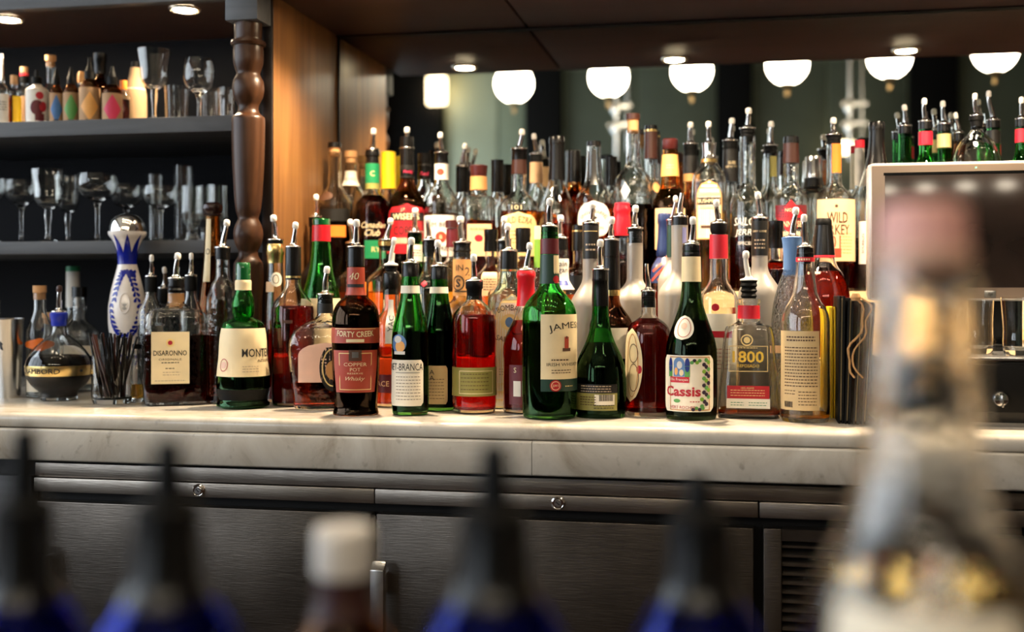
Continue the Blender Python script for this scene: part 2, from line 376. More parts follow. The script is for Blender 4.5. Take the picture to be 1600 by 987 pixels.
def bottle(name, label, cx, prof, Y=None, base=None, tier=0, bz=None, glass='clear', liq=None, labs=(), parts=(), pour=None,
           n=2.0, flat=1.0, cat='bottle', group=None, rot=0., seg=36, neck_dx=0.):
    hwb = max(h for _, h in prof)
    bz = TIER[tier] if bz is None else bz
    if base is not None:
        zf = (ZC-bz)*F/(base-HOR); a = math.atan((cx-800)/F)
        t = math.tan(a-TH); fac = -t*st_+ct_
        Y = (zf+hwb*zf/F*flat*.9)/fac
    X, zc, ca = P(cx, Y)
    k, kx = zc/F, zc/F*ca
    root = empty(name, (X, Y, bz), math.atan2(-X, Y))
    tag(root, label, cat, group)
    PLACED.append((label, X, Y, hwb*kx, hwb*kx*flat, bz))
    zz = lambda py: ZC+(HOR-py)*k-bz
    pts = []
    for py, h in prof:
        z = 0. if py is None else max(0., zz(py))
        if pts and z < pts[-1][1]-1e-6: continue
        pts.append((h*kx, z))
    pts[0] = (pts[0][0], 0.)
    r0 = pts[0][0]
    if len(pts) > 1 and pts[1][1] > .012: pts = [(r0*.86, 0.), (r0*.965, .0015), (r0, .005)]+pts[1:]
    pr = pchip(pts)
    zs = np.array([q[1] for q in pr]); rs = np.array([q[0] for q in pr])
    R = lambda z: float(np.interp(z, zs, rs))
    if glass in REAL:       # real wall thickness: outer skin, lip, inner skin
        inn = [(max(.0015, r-.0027), z) for r, z in pr if z > .0075]
        inn = [(max(.0015, R(.0075)-.0045), .0062)]+inn
        v, f = lathe(pr+inn[::-1], seg, flat, n, rmax=hwb*kx)
    else: v, f = lathe(pr, seg, flat, n, True, glass.startswith('frost'))
    mesh_obj('ceramic_body' if glass == 'porcelain' else 'glass', v, f, glass, root, sharp=50)
    if liq:
        fz = zz(liq[1]); wall = .0022
        lp = [(max(.001, R(z)-wall), z) for z in sorted(set([.007, .012]+[q for q in zs if .012 < q < fz]+[fz]))]
        if len(lp) > 1:
            v, f = lathe(lp, max(24, seg-8), flat, n, rmax=hwb*kx); mesh_obj('liquid', v, f, liq[0], root, sharp=50)
    def surf(x, z, off, phi=None):
        r = R(z)+off
        if n > 2.2:
            fl, nn = section(R(z), hwb*kx, flat, n)
            x = max(-.97*r, min(.97*r, x)); y = -(R(z)*fl)*(1-abs(x/r)**nn)**(1/nn)-off
            return (x, y, z)
        if phi is None: phi = math.asin(max(-.995, min(.995, x/r)))
        return (r*math.sin(phi), -r*flat*math.cos(phi), z)
    kf = (zc-R(zz(labs[0][4]+1) if labs else .05)*flat*.85)/F if labs else k   # label scale: on the near side
    zl = lambda py: ZC+(HOR-py)*kf-bz
    for lb in labs:
        nm, mat, x0, x1, y0, y1 = lb[:6]; shape = lb[6] if len(lb) > 6 else 'rect'; texts = lb[7] if len(lb) > 7 else ()
        za, zb = max(.002, zl(y1)), zl(y0); rm = R((za+zb)/2); kk = kf*ca
        xa, xb = (x0-cx)*kk, (x1-cx)*kk
        pa, pb = math.asin(max(-.999, min(.999, xa/rm))), math.asin(max(-.999, min(.999, xb/rm)))
        if abs(x0-cx) >= hwb*1.15: pa = -1.9
        if abs(x1-cx) >= hwb*1.15: pb = 1.9
        NX, NZ = 14, 14 if shape != 'rect' else 7
        V = []
        for j in range(NZ+1):
            t = j/NZ; z = za+(zb-za)*t
            if shape == 'oval': wv = math.sqrt(max(.0004, 1-(2*t-1)**2))
            elif shape == 'arch': wv = 1 if t < .68 else math.sqrt(max(.0004, 1-((t-.68)/.32)**2))
            elif shape == 'diamond': wv = max(.01, 1-abs(2*t-1))
            elif shape == 'round': e = min(t, 1-t)/.13; wv = 1 if e >= 1 else .86+.14*math.sqrt(max(0, 1-(1-e)**2))
            elif shape == 'shield': wv = 1 if t > .45 else math.sqrt(max(.001, 1-((.45-t)/.45)**2))
            elif shape == 'taper': wv = .88+.12*t
            else: wv = 1
            for i in range(NX+1):
                u = .5+(i/NX-.5)*wv
                if n > 2.2: V.append(surf(xa+(xb-xa)*u, z, .0006))
                else: V.append(surf(0, z, .0006, pa+(pb-pa)*u))
        Fa = [(j*(NX+1)+i, j*(NX+1)+i+1, (j+1)*(NX+1)+i+1, (j+1)*(NX+1)+i) for j in range(NZ) for i in range(NX)]
        lo = mesh_obj(nm, V, Fa, mat, root, sharp=0)
        bym = {}
        for tx in texts:
            s, tx_x, tx_y, th, tm = tx[:5]; o = tx[5] if len(tx) > 5 else {}
            zt, xt = zl(tx_y), (tx_x-cx)*kk; rr = R(zt)
            pc = math.asin(max(-.999, min(.999, xt/rr)))+o.get('phi', 0)
            if s == '|lines':      # rows of small print
                tv, tf = [], []
                rows, wl = o.get('rows', 4), o.get('w', 30)
                rnd = random.Random(int(tx_x*7+tx_y))
                for q in range(rows):
                    yq = (q-(rows-1)/2)*-o.get('pitch', 4); xx = -wl/2; end = wl/2*(1 if not o.get('rag') else rnd.uniform(.6, 1))
                    xx = -end if o.get('rag') else xx
                    while xx < end:
                        l = rnd.uniform(2.0, 5.0); l = min(l, end-xx); b0 = len(tv)
                        tv += [(xx, yq-th/2), (xx+l, yq-th/2), (xx+l, yq+th/2), (xx, yq+th/2)]; tf.append((b0, b0+1, b0+2, b0+3)); xx += l+1.2
                tv = np.array(tv)*kf
            elif s == '|bar':
                wl = o.get('w', 30); tv = np.array([(-wl/2+wl*q/10, y) for y in (-th/2, th/2) for q in range(11)])*kf
                tf = [(q, q+1, q+12, q+11) for q in range(10)]
            elif s == '|frame':
                wl, hl, tk = o.get('w', 30), o.get('h', 30), th; tv, tf = [], []
                for (a0, a1, b0, b1) in ((-wl/2, wl/2, -hl/2, -hl/2+tk), (-wl/2, wl/2, hl/2-tk, hl/2), (-wl/2, -wl/2+tk, -hl/2, hl/2), (wl/2-tk, wl/2, -hl/2, hl/2)):
                    q0 = len(tv); nq = 6
                    for y in (b0, b1): tv += [(a0+(a1-a0)*q/nq, y) for q in range(nq+1)]
                    tf += [(q0+q, q0+q+1, q0+nq+2+q, q0+nq+1+q) for q in range(nq)]
                tv = np.array(tv)*kf
            elif s == '|disc':
                wl = o.get('w', th); tv = [(0, 0)]+[(sc_*wl/2*math.cos(2*PI*q/20), sc_*th/2*math.sin(2*PI*q/20)) for sc_ in (.35, .7, 1) for q in range(20)]
                tf = [(0, 1+q, 1+(q+1) % 20) for q in range(20)]+[(1+20*k_+q, 21+20*k_+q, 21+20*k_+(q+1) % 20, 1+20*k_+(q+1) % 20) for k_ in (0, 1) for q in range(20)]; tv = np.array(tv)*kf
            elif s == '|ring':
                wl = o.get('w', th); tk = o.get('t', 2); tv = []
                for q in range(24):
                    a = 2*PI*q/24; tv += [(wl/2*math.cos(a), th/2*math.sin(a)), ((wl/2-tk)*math.cos(a), (th/2-tk)*math.sin(a))]
                tf = [(2*q, (2*q+2) % 48, (2*q+3) % 48, 2*q+1) for q in range(24)]; tv = np.array(tv)*kf
            elif s == '|rhomb':
                wl = o.get('w', th); ng = 8; tv = np.array([((a_-b_)/ng*wl/2, (a_+b_-ng)/ng*th/2) for a_ in range(ng+1) for b_ in range(ng+1)])*kf; tf = [(a_*(ng+1)+b_, (a_+1)*(ng+1)+b_, (a_+1)*(ng+1)+b_+1, a_*(ng+1)+b_+1) for a_ in range(ng) for b_ in range(ng)]
            elif s == '|barcode':
                wl = o.get('w', 16); tv, tf = [], []; xx = -wl/2; rnd = random.Random(3)
                while xx < wl/2:
                    l = rnd.choice([.4, .7, 1.1]); b0 = len(tv); tv += [(xx, -th/2), (xx+l, -th/2), (xx+l, th/2), (xx, th/2)]; tf.append((b0, b0+1, b0+2, b0+3)); xx += l+.6
                tv = np.array(tv)*kf
            else:
                tv, tf = text_mesh(s, o.get('b', .0), o.get('sh', 0.)); tv = tv*th
                if 'w' in o: tv = tv*np.array([o['w']/max(1e-6, np.ptp(tv[:, 0])), 1.])
                if 'arc' in o:
                    A = o['arc']; ang = tv[:, 0]/A; rad = A+tv[:, 1]
                    tv = np.stack([rad*np.sin(ang), rad*np.cos(ang)-A], 1)
                tv = tv*kf
            if 'tilt' in o:
                c_, s_ = math.cos(o['tilt']), math.sin(o['tilt']); tv = np.stack([tv[:, 0]*c_-tv[:, 1]*s_, tv[:, 0]*s_+tv[:, 1]*c_], 1)
            off = .0010+.00018*o.get('lift', 0)
            W = []
            for (a, b) in tv:
                if n > 2.2: W.append(surf(xt+a, zt+b, off))
                else: W.append(surf(0, zt+b, off, pc+a/rr))
            # keep only what is on the half that carries the label
            bym.setdefault(tm, []).append((W, tf))
        for tm, lst in bym.items():
            v, f = join(*lst); mesh_obj('lettering', v, f, tm, lo, smooth=False)
    for pt in parts:
        nm, mat, pp = pt[:3]; o = pt[3] if len(pt) > 3 else {}
        q = [(h*kx, zz(py)) for py, h in pp]
        if q[0][1] > q[-1][1]: q = q[::-1]
        v, f = lathe(pchip(q) if o.get('smooth') else q, 28, o.get('flat', 1.), 2., dx=o.get('dx', 0)*kx)
        mesh_obj(nm, v, f, mat, root, sharp=38)
    if pour: pourer(root, zz, kx, cx, *pour)
    if rot: root.rotation_euler[2] += rot
    return root

def pourer(root, zz, kx, cx, tipx, tipy, coly, chw, kind='chrome', tip='white_plastic', stop='black_rubber'):
    """speed pourer: ribbed stopper, flange, bent spout, tip"""
    zc_, r = zz(coly), chw*kx; dx = (tipx-cx)*kx; zt = zz(tipy)
    prof = [(r*.8, zc_-.020), (r*.8, zc_-.016), (r*.98, zc_-.0155), (r*.98, zc_-.012), (r*.85, zc_-.0118), (r*.85, zc_-.009), (r*1.0, zc_-.0085), (r*1.0, zc_-.004), (r*.9, zc_-.0038), (r*.9, zc_-.001)]
    v, f = lathe(prof, 20); po = mesh_obj('pourer', v, f, stop, root, sharp=30)
    fl = [(r*1.12, zc_-.001), (r*1.16, zc_+.0005), (r*1.1, zc_+.0022), (r*.62, zc_+.0038), (r*.45, zc_+.007)]
    v, f = lathe(pchip(fl), 20); mesh_obj('flange', v, f, kind if kind != 'black' else 'black_plastic', po, sharp=50)
    h = zt-zc_; sp = max(.0033, r*.36); tl = .010 if tip else .0
    pts, rad = [], []
    bend = random.uniform(-.0015, .0015)
    for i in range(8):
        t = i/7; z = zc_+.002+(h-tl*.6-.002)*t
        s = t*t*(3-2*t)
        pts.append((dx*s*.9+bend*math.sin(PI*t), -.006*s, z)); rad.append(sp*(1.12-.25*t))
    v, f = tube(pts, rad, 10); mesh_obj('spout', v, f, 'chrome' if kind == 'chrome' else kind if kind != 'black' else 'black_plastic', po, sharp=45)
    v, f = tube([(0.0035+dx*.1, .004, zc_), (.0035+dx*.4, .004, zc_+h*.45)], .0016, 6); mesh_obj('breather_tube', v, f, 'chrome', po)
    if tip:
        b = Vector(pts[-1]); d = (Vector(pts[-1])-Vector(pts[-2])).normalized(); q = sp*1.28
        tp = [b-d*.006+d*(tl*1.25)*t for t in (0, .15, .5, .8, .95, 1.0)]
        v, f = tube(tp, [q*.75, q, q, q*.92, q*.6, q*.2], 10); mesh_obj('tip', v, f, tip, po, sharp=50)

# ------------------------------------------------------------------ the room
XL, XR, YB, YR, HC = -3.3, 4.2, 2.45, -6.0, 3.4
YM = 2.35                    # mirror plane
XS = -.838                   # right face of the divider beside the mirror
ZS = ZC+.545                 # underside of the soffit
pm('floor_tile', '#1b1613', .35, noise=.25, nscale=3)
pm('ceiling_paint', '#b9ad98', .8); pm('wall_dark', '#1d1917', .6, noise=.1, nscale=5); pm('sage_green', '#8a957e', .5, noise=.12, nscale=2.5)
pm('sage_dark', '#5c6353', .5, noise=.12, nscale=2.5); pm('sage_pale', '#b4bda4', .5, noise=.08, nscale=2.5); pm('pillar_black', '#0b0a0a', .7, spec=.15); pm('wall_warm', '#8f7860', .6, noise=.12, nscale=3)
struct(bx('floor', XL-.1, XR+.1, YR-.1, YB+.1, -.08, 0, 'floor_tile'))
struct(bx('ceiling', XL-.1, XR+.1, YR-.1, YB+.1, HC, HC+.08, 'ceiling_paint'))
struct(bx('wall_back', XL-.1, XR+.1, YB, YB+.1, 0, HC, 'wall_dark'))
struct(bx('wall_right', XR, XR+.1, YR, YB, 0, HC, 'wall_warm'))
wr = struct(bx('wall_rear', XL-.1, XR+.1, YR-.1, YR, 0, HC, 'sage_green'))
for x0, x1, m in ((-2.72, -2.22, 'sage_pale'), (-2.2, -1.95, 'sage_green'), (-1.57, -.9, 'sage_dark'), (-.88, -.19, 'sage_dark'), (.17, .8, 'sage_dark'), (.82, 1.48, 'sage_dark'), (1.93, 2.6, 'sage_dark')):
    bx('panel', x0, x1, YR, YR+.02, .3, HC-.2, m, wr, bev=.006)
for i, (x0, x1) in enumerate(((-3.3, -2.74), (-1.93, -1.59), (-.17, .15), (1.5, 1.9), (2.62, 3.2))):
    struct(bx('pillar_%d' % (i+1), x0, x1, YR, YR+.16, 0, HC, 'pillar_black', bev=.01))
# left wall with a broad window that lets in the daylight
wz0, wz1 = 1.0, 2.9
WINS = ((-1.5, 1.95), (-5.3, -2.6))
v, f = join(box(XL-.1, XL, YR, -5.3, 0, HC), box(XL-.1, XL, -2.6, -1.5, 0, HC), box(XL-.1, XL, 1.95, YB, 0, HC), *[box(XL-.1, XL, a, b, 0, wz0) for a, b in WINS], *[box(XL-.1, XL, a, b, wz1, HC) for a, b in WINS])
struct(mesh_obj('wall_left', v, f, 'wall_warm', smooth=False))
emit_mat('daylight', (.80, .90, 1.0), DAY)
def wpart(nm, y0, y1, z0, z1, x0, x1, m):
    o = bx(nm, x0, x1, y0, y1, z0, z1, m); o.parent = win; o.matrix_parent_inverse = Matrix.Translation(-win.location)
for wi, (wy0, wy1) in enumerate(WINS):
  win = struct(empty('window_%d' % (wi+1), (XL, (wy0+wy1)/2, wz0)))
  npane = 4-wi; dw = (wy1-wy0)/npane
  for i in range(npane): wpart('pane', wy0+dw*i+.03, wy0+dw*(i+1)-.03, wz0+.04, wz1-.04, XL-.06, XL-.05, 'daylight')
  for i in range(npane+1): wpart('mullion', wy0+dw*i-.03, wy0+dw*i+.03, wz0, wz1, XL-.07, XL-.01, 'pillar_black')
  wpart('sash', wy0, wy1, wz0, wz0+.05, XL-.07, XL-.01, 'pillar_black'); wpart('sash', wy0, wy1, wz1-.05, wz1, XL-.07, XL-.01, 'pillar_black')

# ------------------------------------------------------------------ back bar: counter, fridge, soffit, mirror, shelves
def rounded_front(x0, x1, yf, yb, z0, z1, r):
    prof = [(yb, z0), (yb, z1)]
    for i in range(7): a = PI/2*(1+i/6); prof.append((yf+r+r*math.cos(a), z1-r+r*math.sin(a)))
    prof += [(yf, z0+.003), (yf+.003, z0)]
    n = len(prof); V = [(x, y, z) for x in (x0, x1) for y, z in prof]
    Fa = [(i, (i+1) % n, n+(i+1) % n, n+i) for i in range(n)]+[tuple(range(n-1, -1, -1)), tuple(range(n, 2*n))]
    return V, Fa
ctop = tag(empty('bar_counter', (0, 2.0, .84)), 'pale veined marble bar counter carrying the front row of bottles', 'counter')
def sub(o, p): o.parent = p; o.matrix_parent_inverse = Matrix.Translation(-p.location); return o
v, f = rounded_front(-3.2, 3.2, 1.70, 2.44, .897, CT, .011); sub(mesh_obj('slab', v, f, 'marble', sharp=50), ctop)
for x0, x1 in ((-3.2, -1.62), (-1.619, -.3), (-.299, 1.02), (1.021, 3.2)):
    v, f = rounded_front(x0, x1, 1.696, 1.73, .8435, .8955, .004); sub(mesh_obj('apron', v, f, 'marble', sharp=50), ctop)
pm('fridge_black', '#050404', .5, spec=.2)
fr = tag(empty('undercounter_fridge', (-.4, 1.73, 0)), 'brushed steel undercounter fridge with two doors, locks and a vent grille', 'fridge')
sub(bx('body', -1.145, .40, 1.745, 2.4, .03, .8425, 'fridge_black'), fr)
sub(bx('top_rail', -1.145, .40, 1.728, 1.745, .8125, .8355, 'lit_steel', bev=.0015), fr)
for x0, x1 in ((-1.145, -.5545), (-.5535, .0325), (.0345, .40)): sub(bx('lower_rail', x0, x1, 1.724, 1.745, .788, .811, 'lit_steel', bev=.0018), fr)
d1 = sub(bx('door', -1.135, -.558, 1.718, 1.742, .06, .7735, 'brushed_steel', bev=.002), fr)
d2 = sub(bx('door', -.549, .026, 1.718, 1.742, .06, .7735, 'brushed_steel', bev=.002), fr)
hz0, hz1 = .36, .705
for d, hx in ((d2, -.538), (d1, -1.12)):
    v, f = box(hx-.011, hx+.011, 1.684, 1.700, hz0, hz1, .003)
    v = [(x, y, z-(.010 if z > hz1-.01 and y < 1.69 else 0)) for x, y, z in v]
    h = mesh_obj('handle', *join((v, f), box(hx-.008, hx+.008, 1.698, 1.7185, hz0+.02, hz0+.05), box(hx-.008, hx+.008, 1.698, 1.7185, hz1-.05, hz1-.02)), 'silver', sharp=40)
    h.parent = d
for px, py in ((310, 762), (872, 783)):
    X, zc, _ = P(px, 1.722)
    lk = sub(mesh_obj('lock', *lathe([(.0105, 0), (.0105, .003), (.0085, .0045), (.0078, .0042), (.0078, .0038)], 24), 'chrome', sharp=30), fr)
    lk.location = (X, 1.7245, .7995); lk.rotation_euler = (PI/2, 0, 0)
    lv, lf = join(lathe([(.0055, .0036), (.0055, .0058)], 20), )
    pl = mesh_obj('plug', lv, lf, 'silver', lk, sharp=30)
    kv = mesh_obj('keyhole', *box(-.0009, .0009, -.0035, .0035, .0057, .0061), 'ink', lk, smooth=False); kv.rotation_euler = (0, 0, .9)
vg = sub(mesh_obj('vent_frame', *join(box(.040, .066, 1.718, 1.742, .06, .774, .002), box(.345, .40, 1.718, 1.742, .06, .774, .002), box(.066, .345, 1.718, 1.742, .757, .774), box(.066, .345, 1.718, 1.742, .06, .36)), 'brushed_steel', sharp=40), fr)
sub(bx('vent_back', .066, .345, 1.7421, 1.7455, .36, .757, 'fridge_black'), fr)
sv, sf = box(.067, .344, -.0065, .0065, -.0018, .0018); sm = bpy.data.meshes.new('slat'); sm.from_pydata(sv, [], sf); sm.materials.append(MATS['lit_steel'])
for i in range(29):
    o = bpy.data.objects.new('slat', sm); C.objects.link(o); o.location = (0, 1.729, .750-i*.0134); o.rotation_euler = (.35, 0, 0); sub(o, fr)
cab = tag(empty('base_cabinet', (-2.2, 1.75, 0)), 'dark base cabinet beside the steel fridge', 'cabinet')
sub(bx('carcass', -3.2, -1.155, 1.76, 2.4, .0, .8425, 'wood_edge'), cab); sub(bx('door', -1.66, -1.16, 1.74, 1.76, .08, .81, 'wood_grey', bev=.003), cab); sub(bx('door', -2.18, -1.67, 1.74, 1.76, .08, .81, 'wood_grey', bev=.003), cab)
cab2 = tag(empty('drawer_cabinet', (1.5, 1.75, 0)), 'dark wooden base cabinet beyond the vent grille', 'cabinet')
sub(bx('carcass', .42, 3.2, 1.76, 2.4, .0, .8425, 'wood_edge'), cab2); sub(bx('door', .43, 1.0, 1.74, 1.76, .08, .83, 'wood_edge', bev=.003), cab2)

# stepped risers the rear rows stand on
tag(bx('lower_riser', XS+.004, .19, 2.022, 2.190, CT+.0002, TIER[1], 'wood_riser', bev=.002), 'pale wooden step carrying the middle row of bottles', 'riser')
tag(bx('upper_riser', XS+.004, .95, 2.192, 2.346, CT+.0002, TIER[2], 'wood_riser', bev=.002), 'taller pale wooden step against the mirror carrying the rear bottles', 'riser')

# soffit of wide boards above the niche
sof = struct(empty('soffit', (0, 1.88, ZS)))
xs = [XS, -.4225, .78, 2.0, 3.2]
for a, b in zip(xs, xs[1:]):
    sub(bx('panel', a+.003, b-.003, 1.89, 2.3375, ZS, ZS+.02, 'wood_soffit', bev=.0015), sof)
sub(bx('bulkhead', XS, 3.2, 1.91, 2.44, ZS+.02, HC, 'wood_dark'), sof)
sub(bx('fascia', XS, 3.2, 1.885, 1.91, ZS+.004, HC, 'wood_dark'), sof)
mir = tag(bx('mirror', XS+.001, 3.2, YM, YM+.006, CT+.001, ZS+.012, 'mirror_glass'), 'large wall mirror behind the bottles reflecting globe lamps', 'mirror')
mirb = struct(bx('trim_1', XS, 3.2, YM+.007, 2.449, CT+.001, ZS+.02, 'wood_dark'))
struct(bx('trim_3', XS+.001, 3.2, YM-.012, YM-.0005, ZS-.0025, ZS+.012, 'fridge_black'))
struct(bx('trim_2', XS+.0005, XS+.005, YM-.0035, YM-.0005, TIER[2], ZS, 'fridge_black'))
div = struct(empty('wall_divider', (XS-.01, 2.0, CT)))
sub(bx('panel', XS-.018, XS, 2.003, YM-.001, CT+.001, HC, 'wood_panel', bev=.001), div)
sub(bx('edge', XS-.02, XS-.001, 1.996, 2.003, CT+.001, HC, 'wood_edge', bev=.001), div)

# left-hand shelving
shx0, shx1, syf, syb = -3.0, XS-.019, 2.05, 2.42
sh = tag(empty('shelving_unit', (-1.9, 2.2, CT)), 'grey painted shelving unit with glassware beside the turned post', 'shelf')
S1, S2 = ZC+.336, ZC+.0985
sub(bx('shelf', shx0, shx1, syf, syb, S1-.030, S1, 'wood_grey', bev=.0015), sh)
sub(bx('shelf', shx0, shx1, syf, syb, S2-.025, S2, 'wood_grey', bev=.0015), sh)
sub(bx('back_panel', shx0, shx1, syb, syb+.02, CT+.001, ZC+.58, 'shelf_back'), sh)
sub(bx('top_board', shx0, shx1, syf+.004, syb, ZC+.57, ZC+.60, 'wood_dark'), sh)
sub(bx('fascia', shx0, shx1-.03, syf-.02, syf+.004, ZC+.553, ZC+.95, 'wood_grey', bev=.002), sh)
# turned post with a square head block
X, zc, ca = P(388, 1.965); k = zc/F
post = tag(empty('turned_post', (X, 1.965, CT)), 'dark turned wooden post with vase and ball shapes', 'post')
pp = [(620, 24), (600, 24), (596, 27), (588, 27), (584, 23), (560, 21), (470, 22), (440, 24), (412, 23), (400, 16), (393, 15), (389, 17), (380, 21), (366, 23.5), (352, 21), (344, 17), (341, 16), (332, 19), (314, 21.5), (285, 23.5), (255, 25.2), (220, 26.2), (190, 26.6), (184, 26), (182, 24), (180, 21), (176, 17.5), (170, 16), (165, 16.5), (160, 19), (150, 23.5), (138, 25.3), (126, 23.5), (118, 19), (115.5, 18.4), (108, 21), (95, 24), (80, 24.3), (74, 23.5), (72.5, 23.5), (72.4, 26.3), (65, 26.5), (64.5, 22.8), (60, 22), (37, 22)]
pr = [(h*k*ca, ZC+(HOR-y)*k-CT) for y, h in pp]; pr[0] = (pr[0][0], 0)
mesh_obj('turning', *lathe(pchip(pr), 40), 'wood_post', post, sharp=40)
bw = 27.5*k*ca
mesh_obj('head_block', *box(-bw, bw, -bw, bw, ZC+(HOR-37)*k-CT, ZC+.95-CT, .003), 'wood_grey', post, sharp=40)

# ------------------------------------------------------------------ lamps
emit_mat('lamp_glow', (1.0, .80, .52), DOWNLIGHT); emit_mat('globe_glow', (1.0, .86, .66), GLOBE)
pm('lamp_ring', (.55, .48, .38), .3, .8)
def downlight(x, y, z, label, power=1.):
    t = tag(empty('recessed_downlight', (x, y, z)), label, 'downlight', 'recessed downlights')
    v, f = lathe([(.022, -.001), (.028, -.0055), (.031, -.004), (.032, -.0005)], 28, close_bottom=False, close_top=False); mesh_obj('ring', v, f, 'lamp_ring', t)
    v, f = lathe([(.0215, -.0045), (.0215, -.0022)], 24); mesh_obj('lens', v, f, 'lamp_glow', t)
    ld = bpy.data.lights.new('beam', 'SPOT'); ld.energy = SPOT*power; ld.color = (1.0, .79, .54); ld.spot_size = math.radians(135); ld.spot_blend = .8; ld.shadow_soft_size = .018
    lo = bpy.data.objects.new('beam', ld); C.objects.link(lo); lo.parent = t; lo.location = (0, 0, -.0085)
for x, lab in ((-.644, 'glowing recessed downlight in the soffit nearest the turned post'), (-.14, 'glowing recessed downlight in the soffit above the frosted bottles'), (.377, 'glowing recessed downlight in the soffit above the monitor'), (.89, 'glowing recessed downlight in the soffit beyond the monitor')):
    downlight(x, 1.985, ZS, lab)
downlight(-1.09, 2.15, ZC+.57, 'glowing recessed downlight above the shelf, close to the wine goblets', .4)
downlight(-1.49, 2.155, ZC+.57, 'glowing recessed downlight above the shelf, over the bitters bottles', .4)
downlight(-1.9, 2.155, ZC+.57, 'glowing recessed downlight above the shelf, farthest from the post', .4)
emit_mat('fill_glow', (1.0, .82, .58), FILL)
for i in range(6):  # unseen lamps added for front light on labels and glints on shoulders
    for y, rn in ((1.0, 'back bar'), (-.1, 'guest side')):
        t = tag(empty('fill_lamp', (-1.5+i*.55+(.2 if y < 0 else 0), y, HC)), 'added ceiling fill lamp over the %s aisle, number %s from the window wall' % (rn, ('one', 'two', 'three', 'four', 'five', 'six')[i]), 'fill lamp', 'added fill lamps over the bar')
        mesh_obj('ring', *lathe([(.101, -.001), (.107, -.008), (.115, -.006), (.117, -.0005)], 24, close_bottom=False, close_top=False), 'lamp_ring', t)
        mesh_obj('lens', *lathe([(.10, -.006), (.10, -.002)], 24), 'fill_glow', t)
# globe pendants over the room, seen in the mirror
pm('brass', (.55, .36, .16), .3, 1.0)
glab = ['first', 'second', 'third', 'fourth', 'fifth', 'sixth']
for i, (px, ybot) in enumerate(((803, 160), (951, 151), (1081, 142), (1230, 132), (1390, 122), (1555, 112))):
    Yv = 6.5-.45*i/5; X, zc, _ = P(px, Yv); zb = ZC+(HOR-ybot)*zc/F; Yp = 2*YM-Yv; R_ = .108
    t = tag(empty('globe_pendant', (X, Yp, HC)), 'white glass globe pendant, %s from the turned post in the mirror' % glab[i], 'pendant lamp', 'globe pendants')
    zz_ = zb+R_-HC
    v, f = lathe([(R_*math.sin(PI*q/14) if 0 < q < 14 else .002, zz_-R_*math.cos(PI*q/14)) for q in range(15)], 28); mesh_obj('globe', v, f, 'globe_glow', t, sharp=0)
    v, f = lathe(pchip([(.004, zz_-R_-.068), (.01, zz_-R_-.055), (.007, zz_-R_-.04), (.016, zz_-R_-.018), (.032, zz_-R_+.006)]), 16); mesh_obj('finial', v, f, 'brass', t)
    v, f = lathe([(.035, zz_+R_-.01), (.035, zz_+R_+.03), (.008, zz_+R_+.04), (.008, -.03), (.05, -.025), (.05, 0)], 16); mesh_obj('stem', v, f, 'brass', t, sharp=30)
# wall lamps and pipes at the far end of the room
emit_mat('sconce_glow', (1.0, .74, .45), 9.0)
def sconce(px, py, wpx, hpx, label):
    X, zc, _ = P(px, 2*YM-YR-.2); z = ZP(py, zc); a, b = wpx*zc/F/2, hpx*zc/F/2
    t = tag(empty('wall_sconce', (X, YR+.1, z)), label, 'wall lamp')
    mesh_obj('shade', *box(-a, a, .08, .08+a*.8, -b, b, .02), 'sconce_glow', t); mesh_obj('bracket', *box(-.03, .03, -.1 if px > 1000 else -.095, .08, -.04, .04, .004), 'brass', t)
sconce(683, 142, 30, 44, 'warm glowing wall lamp beside the dark corner in the mirror')
sconce(1321, 231, 26, 20, 'small bright wall lamp seen low in the mirror above the bottles')
for px, lab in ((963, 'thin chrome ceiling pole with clamps, reflected beside the second globe'), (1328, 'thin chrome ceiling pole with clamps, reflected below the fifth globe')):
    Yv = 7.2; X, zc, _ = P(px, Yv); zb = ZP(250, zc)-HC
    t = tag(empty('ceiling_pole', (X, 2*YM-Yv, HC)), lab, 'pole', 'chrome ceiling poles')
    mesh_obj('pole', *lathe([(.011, zb), (.011, 0)], 12), 'silver', t)
    mesh_obj('side_pole', *tube([(.07, 0, zb+.05), (.07, 0, zb+.75)], .007), 'silver', t)
    for q in (.2, .32): mesh_obj('clamp', *join(box(-.05, .1, -.02, .02, zb+q, zb+q+.03, .005), lathe([(.03, zb+q-.03), (.035, zb+q), (.02, zb+q+.05)], 12, dx=.0)), 'silver', t)

# ------------------------------------------------------------------ front row on the counter
FG = 'bottles standing on the marble counter'
L_ = lambda x, y, w, rows, m='ink', pitch=4., h=1.3, **k: ('|lines', x, y, h, m, dict(w=w, rows=rows, pitch=pitch, **k))
bottle('liqueur_decanter', 'round dark berry liqueur bottle with gold band and blue pourer stopper', 92,
       [(629, 28), (622, 30), (614, 30), (600, 44), (585, 52), (572, 53.5), (560, 51), (545, 41), (530, 24), (520, 13), (512, 11), (500, 11), (497, 12.5), (494, 12.5)], base=629, liq=('black_liq', 556), glass='clear', group=FG,
       labs=[('gold_band', 'gold', 0, 190, 572, 588, 'rect', [('CHAMBORD', 92, 580, 8, 'ink', dict(w=76, phi=-.72)), ('|disc', 92, 580, 4, 'ink', dict(w=6, phi=.7))])],
       parts=[('stopper', 'blue_plastic', [(509, 11.6), (505, 12.5), (499, 12.5), (497, 14), (490, 14.5), (487, 12)])], pour=(93, 446, 487, 11, 'chrome', 'brown_cap', 'blue_plastic'))
